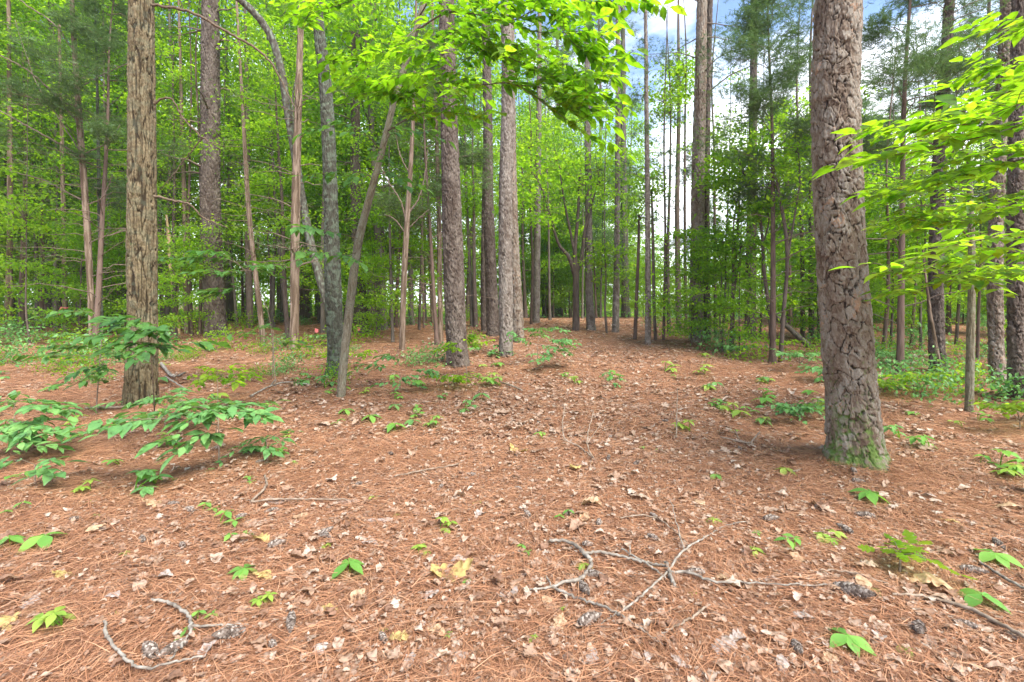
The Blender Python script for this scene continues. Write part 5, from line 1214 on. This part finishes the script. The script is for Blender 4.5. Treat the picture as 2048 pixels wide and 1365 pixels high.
for a in [(905, 1158, 95, 'yellow_leaf', 1, .3), (525, 1168, 62, 'yellow_leaf', 2, 2.9), (130, 1158, 60, 'yellow_leaf', 3), (20, 1262, 66, 'yellow_leaf', 4), (800, 1284, 60, 'yellow_leaf', 0), (655, 1235, 62, 'yellow_leaf', 2), (1270, 1262, 10, 'tan_leaf', 1),
          (870, 1272, 56, 'tan_leaf', 2), (1118, 1262, 64, 'tan_leaf', 3, 1.2), (1185, 1018, 60, 'tan_leaf', 4), (1168, 1042, 56, 'tan_leaf', 11), (1015, 1205, 60, 'grey_leaf', 1), (920, 1130, 50, 'grey_leaf', 12), (860, 1200, 56, 'grey_leaf', 3), (710, 1210, 60, 'tan_leaf', 13), (310, 1015, 60, 'tan_leaf', 3),
          (190, 1070, 62, 'tan_leaf', 2), (520, 1090, 50, 'yellow_leaf', 4), (1150, 945, 60, 'yellow_leaf', 11), (1035, 908, 56, 'yellow_leaf', 1), (1450, 1165, 54, 'tan_leaf', 0), (1590, 1125, 60, 'tan_leaf', 11), (1720, 1180, 66, 'tan_leaf', 12), (1860, 1185, 84, 'tan_leaf', 2), (1900, 1050, 40, 'yellow_leaf', 11), (2010, 1022, 60, 'tan_leaf', 12),
          (1450, 1302, 80, 'grey_leaf', 3), (1300, 1330, 50, 'grey_leaf', 12), (820, 1330, 62, 'grey_leaf', 11), (1660, 1330, 56, 'tan_leaf', 2), (1765, 1295, 56, 'grey_leaf', 13), (1360, 1345, 50, 'grey_leaf', 3), (1180, 1330, 64, 'grey_leaf', 1), (920, 1325, 62, 'grey_leaf', 2), (230, 1200, 56, 'grey_leaf', 12),
          (60, 1215, 50, 'grey_leaf', 3), (410, 1320, 70, 'grey_leaf', 11), (1610, 1250, 60, 'grey_leaf', 0), (1480, 1290, 56, 'grey_leaf', 4), (1560, 1340, 60, 'grey_leaf', 12), (640, 1315, 56, 'grey_leaf', 2), (1090, 1215, 50, 'tan_leaf', 12), (1540, 1165, 50, 'grey_leaf', 11), (330, 1165, 50, 'grey_leaf', 13),
          (740, 1100, 46, 'grey_leaf', 2), (600, 1040, 44, 'tan_leaf', 3), (960, 1040, 40, 'grey_leaf', 4), (1400, 1015, 44, 'tan_leaf', 12), (1750, 1100, 44, 'tan_leaf', 3), (1850, 1000, 44, 'grey_leaf', 11)]:
    lone(*a)
# bark chips
def chip(px, py, wpx, yaw):
    b = onground(px, py); q = np.random.default_rng(int(px)); n = 14; t = np.linspace(0, 1, n)
    w = .16 * np.sin(np.pi * np.clip(t * .9 + .05, 0, 1))**.6 * (1 + .3 * vnoise(t * 6, px, 0, 2)); V = []
    for s_ in (-1, -.4, .4, 1): V.append(np.stack([t - .5, s_ * w, .10 - .05 * s_ * s_ + .03 * vnoise(t * 5, s_ * 3, px, 3)], 1))
    for s_ in (1, -1): V.append(np.stack([t - .5, s_ * w * .95, 0 * t - .02], 1))
    V = np.concatenate(V); i = np.arange(n - 1); F_ = []
    for a in range(6):
        c = (a + 1) % 6; F_.append(np.stack([a * n + i, a * n + i + 1, c * n + i + 1, c * n + i], 1))
    o = obj('bark_chip', mesh('bark_chip', V, np.concatenate(F_), M['chip']), None, (b[0], b[1], gz2(b[0], b[1]) + .004), yaw, wpx * b[1] / F_PX)
    tag(o, None, 'bark flake', 'flakes of grey bark on the floor'); ITEMS.append((o, 'grey-brown', 'bark flake', px, py))
for a in [(200, 1182, 60, .3), (265, 1160, 50, .5), (880, 1152, 80, .15), (760, 1048, 52, .1), (720, 1298, 40, .8), (1655, 1160, 60, -.7), (1670, 1195, 56, -.3), (1455, 1027, 40, 0), (1930, 1045, 60, -.4), (690, 1007, 60, .1), (990, 1120, 44, .4), (1750, 1250, 44, 1), (2020, 1085, 40, -.5), (560, 1010, 44, .2)]: chip(*a)
name_items()
# fallen sticks: every line in photo pixels, laid on the floor
def stick(label, lines, mat='stick', name='fallen_branch', lift=.032, cat='branch'):
    b = None; tb = Tubes()
    for ln in lines:
        P = []
        for p in ln:
            g = onground(p[0], p[1]); h = p[3] if len(p) > 3 else 0
            if h: g = ray(p[0], p[1], onground(p[0], p[1] + h * F_PX / g[1])[1])
            if b is None: b = g.copy()
            P.append([*(g - b + [0, 0, lift + (0 if h else p[2] * g[1] / F_PX / 2)]), p[2] * .66 * g[1] / F_PX / 2])
        S = smooth_path(P, 7 * len(P)); S[:, :3] += .0025 * np.random.default_rng(int(ln[0][0])).normal(0, 1, (len(S), 3)); S[:, 3] *= 1 + .12 * vnoise(np.arange(len(S)) * .7, ln[0][0], 0, 3)
        tb.add(S[:, :3], S[:, 3], 9)
    tag(obj(name, tb.mesh(name, M[mat]), None, b), label, cat)
stick('pale grey forked branch with a hooked thick end lying in the front centre', [
    [(1100, 1098, 9), (1129, 1098, 10), (1150, 1107, 11), (1168, 1127, 12), (1183, 1141, 11), (1176, 1160, 11), (1156, 1178, 10), (1129, 1184, 9), (1103, 1193, 8), (1070, 1194, 6), (1043, 1193, 4)],
    [(1103, 1193, 8), (1148, 1211, 8), (1195, 1230, 8), (1234, 1248, 8), (1273, 1271, 6), (1308, 1297, 5), (1326, 1312, 3)],
    [(1236, 1246, 6), (1269, 1223, 7), (1305, 1191, 7), (1336, 1160, 7), (1367, 1117, 7), (1414, 1088, 5), (1453, 1064, 4), (1492, 1058, 3)],
    [(1168, 1127, 8), (1203, 1123, 9), (1242, 1131, 8), (1289, 1142, 8), (1332, 1150, 7)], [(1242, 1113, 6), (1289, 1144, 7), (1332, 1172, 6)],
    [(1103, 1193, 5), (1098, 1180, 4), (1092, 1168, 2)], [(1260, 1131, 5), (1260, 1100, 3, .06)], [(1367, 1113, 4), (1355, 1060, 3, .05), (1340, 1008, 2, .12)], [(1308, 1297, 4), (1322, 1292, 4), (1336, 1282, 2)], [(1234, 1248, 4), (1206, 1262, 3), (1200, 1275, 2)]])
stick('long thin grey stick ending beside the long silvery pine cone', [[(1344, 1164, 9), (1383, 1166, 8), (1430, 1182, 7), (1488, 1185, 6), (1566, 1187, 5), (1680, 1189, 4)]], name='fallen_stick', cat='stick', lift=.034)
stick('short stubby stick crossing the forked branch', [[(1332, 1142, 10), (1341, 1168, 11), (1350, 1190, 10)]], name='fallen_stick', cat='stick', lift=.03)
stick('curved grey stick bowed along the bottom left edge', [[(210, 1262, 8), (214, 1294, 9), (240, 1329, 9), (283, 1357, 8), (343, 1346, 7), (407, 1333, 5)], [(304, 1217, 8), (343, 1230, 9), (377, 1256, 10), (379, 1286, 9), (343, 1342, 6)], [(377, 1273, 8), (429, 1273, 7), (497, 1269, 4)]], 'stick')
stick('dark lichen-spotted branch slanting out of the bottom right corner', [[(1784, 1204, 7), (1857, 1215, 8), (1943, 1243, 12), (2060, 1308, 14)], [(1857, 1215, 5), (1900, 1218, 4), (1930, 1216, 2)]], 'stick_dark')
stick('pale green-spotted stick at the right edge below the dark seedling', [[(1964, 1144, 7), (2000, 1170, 9), (2060, 1205, 10)]], 'stick', 'fallen_stick', cat='stick')
stick('angled brown stick between the left saplings and trail', [[(502, 1016, 6), (532, 986, 7), (529, 962, 6)], [(502, 1016, 6), (560, 1012, 6), (694, 1011, 4)]], 'stick_dark', 'fallen_stick', cat='stick')
stick('long thin tan stick lying left of the trail middle', [[(789, 964, 4), (840, 953, 5), (917, 938, 4)], [(840, 955, 3), (870, 978, 2)]], 'stick_dark', 'fallen_stick', cat='stick')
stick('dead upright twigs forking in the middle of the trail', [[(1187, 928, 5), (1160, 905, 4), (1127, 878, 4, .12), (1129, 818, 2, .42)], [(1187, 928, 5), (1174, 891, 4, .15), (1187, 827, 2, .42)], [(1175, 893, 3, .15), (1210, 845, 2, .35)]], 'stick_dark', 'dead_twig', cat='twig')
stick('single upright dead stem in the trail left of the thick pine', [[(1353, 884, 4), (1354, 830, 3, .22), (1355, 784, 2, .45)], [(1354, 850, 2, .15), (1362, 838, 1.5, .18)]], 'stick_dark', 'dead_twig', cat='twig')
stick('thin brown stick curving behind the forked branch', [[(1240, 1050, 4), (1290, 1043, 4), (1330, 1060, 4), (1370, 1095, 3)]], 'stick_dark', 'fallen_stick', cat='stick')
stick('short brown twig between the long stick and bottom edge', [[(1330, 1280, 6), (1370, 1265, 7), (1400, 1240, 7), (1420, 1228, 4)]], 'stick_dark', 'fallen_stick', cat='stick')
stick('brown stick low in the middle right beyond the forked branch', [[(1640, 1155, 5), (1700, 1163, 6), (1780, 1185, 5)], ], 'stick_dark', 'fallen_stick', cat='stick')
stick('fallen grey limb behind the ridged oak foot', [[(322, 735, 9), (345, 760, 8), (370, 752, 5)], [(330, 760, 5), (380, 790, 4)]], 'stick')
stick('long dark stick under the left saplings', [[(170, 825, 7), (250, 822, 7), (330, 805, 6), (410, 822, 4)]], 'stick_dark', 'fallen_stick', cat='stick')
stick('low twiggy dead spray left of the thick plated pine', [[(1440, 880, 3, .03), (1480, 893, 5), (1500, 897, 6)], [(1500, 897, 6), (1520, 870, 3, .1)], [(1480, 893, 4), (1470, 865, 2, .12)]], 'stick_dark', 'dead_twig', cat='twig')
stick('broken stick right of the grey-brown pine foot', [[(1000, 770, 4), (1020, 778, 6), (1045, 788, 5)]], 'stick_dark', 'fallen_stick', cat='stick')
stick('crooked pale branch lying across the floor left of the mossy foot', [[(500, 800, 5), (540, 780, 5), (575, 770, 4), (620, 775, 3)], [(540, 780, 4), (550, 765, 3)]], 'stick', 'fallen_stick', cat='stick')
# pink marker tapes
for px, py, lab in [(713, 662, 'pink marker flag on the floor by the dark pine behind the slanting stem'), (629, 666, 'pink marker flag on the floor left of the mossy-footed tree')]:
    b = onground(px, py + 8); tb = Tubes(); tb.add(np.array([[0, 0, -.02], [0, 0, .12], [.01, 0, .26]]), [.004, .004, .003], 5)
    t = thing('marker_flag', lab, 'marker flag', b)
    obj('wire', tb.mesh('wire', M['stick_dark']), t)
    u = np.linspace(0, 1, 6); V = np.concatenate([np.stack([.01 + .11 * u, .012 * np.sin(u * 5), .25 - .03 * u], 1), np.stack([.01 + .10 * u, .016 * np.sin(u * 5 + 1), .14 - .07 * u * (1 - u)], 1)])
    i = np.arange(5); obj('flag', mesh('flag', V, np.stack([i, i + 1, i + 7, i + 6], 1), M['pink']), t)
t, b, rows = T['left_e']; Yp = b[1]
pp = ray(124, 622, Yp - .1); tb = Tubes(); a = np.linspace(0, 6.28, 12); rr = .095
tb.add(np.stack([np.cos(a) * rr, np.sin(a) * rr, .01 * np.sin(a * 2)], 1), .022, 6)
tb.add(smooth_path([[-.04, -.09, 0], [-.07, -.12, -.12], [-.05, -.12, -.26]], 6), [.02, .022, .02, .02, .018, .01], 6)
c_ = ray(130, 616, Yp); tag(obj('marker_tape', tb.mesh('marker_tape', M['pink']), None, c_), 'pink tape tied round the reddish stem left of the leaning cedar', 'tape')

# ------------------------------------------------------------------ labels of the background plants
MARKS = [(185, 'the leaning cedar'), (284, 'the ridged oak'), (424, 'the broad dark pine'), (590, 'the straight cedar'), (668, 'the mossy-footed tree'), (810, 'the bare forking cedar'), (905, 'the grey-brown pine'), (1012, 'the pale scaly pine'),
         (1152, 'the forked trail-end tree'), (1296, 'the slender knobbly pine'), (1395, 'the tall trail pine'), (1500, 'the stout dark pine'), (1690, 'the thick plated pine'), (1875, 'the dark furrowed pine'), (1992, 'the second edge pine')]
WHAT = {'h': 'high-crowned leafy tree', 'b': 'leafy green tree', 'g': 'bright yellow-green leafy tree', 'u': 'small leafy understory tree', 'c': 'dark fine-leaved cedar', 'p': 'tall slim pine', 's': 'low leafy shrub'}
g = {}
TONE = {'bg_red': 'slim reddish bare stem', 'bg_dark': 'slim dark bare stem', 'bg_grey': 'slim grey bare stem'}
for it in BG + SLIM:
    px = it[2]; a, b_ = zone(px, MARKS); w = WHAT[it[1][0]] if it[1][0] != 't' else TONE[it[1][1]]
    it[0]['_w'] = w
    g.setdefault((w, a, b_), []).append(it)
for (w, a, b_), lst in g.items():
    lst.sort(key=lambda i: i[2])
    where = f'between {a} and {b_}'.replace('the ', '') if a and b_ else (f'left of {b_}' if b_ else f'right of {a}')
    for k, it in enumerate(lst):
        it[0]['label'] = f'{w} {where}' if len(lst) == 1 else f'{ordn(k)} {w} from left {where}'
        del it[0]['_w']

# ------------------------------------------------------------------ thin summer haze
V = np.array([[x, y, z] for z in (-3.5, 34) for x, y in ((-430, -310), (430, -310), (430, 510), (-430, 510))], float)
hz = obj('haze', mesh('haze', V, np.array([[0, 3, 2, 1], [4, 5, 6, 7], [0, 1, 5, 4], [1, 2, 6, 5], [2, 3, 7, 6], [3, 0, 4, 7]]), [], False))
hm, nt, N_, L_ = newmat('haze_air')
pv = N_('ShaderNodeVolumePrincipled'); pv.inputs['Density'].default_value = .0009; pv.inputs['Color'].default_value = (.93, .96, .98, 1); pv.inputs['Anisotropy'].default_value = .3
L_(pv.outputs[0], N_('ShaderNodeOutputMaterial').inputs['Volume']); hz.data.materials.append(hm)
tag(hz, 'thin pale summer haze hanging in the woods', 'haze', kind='stuff')
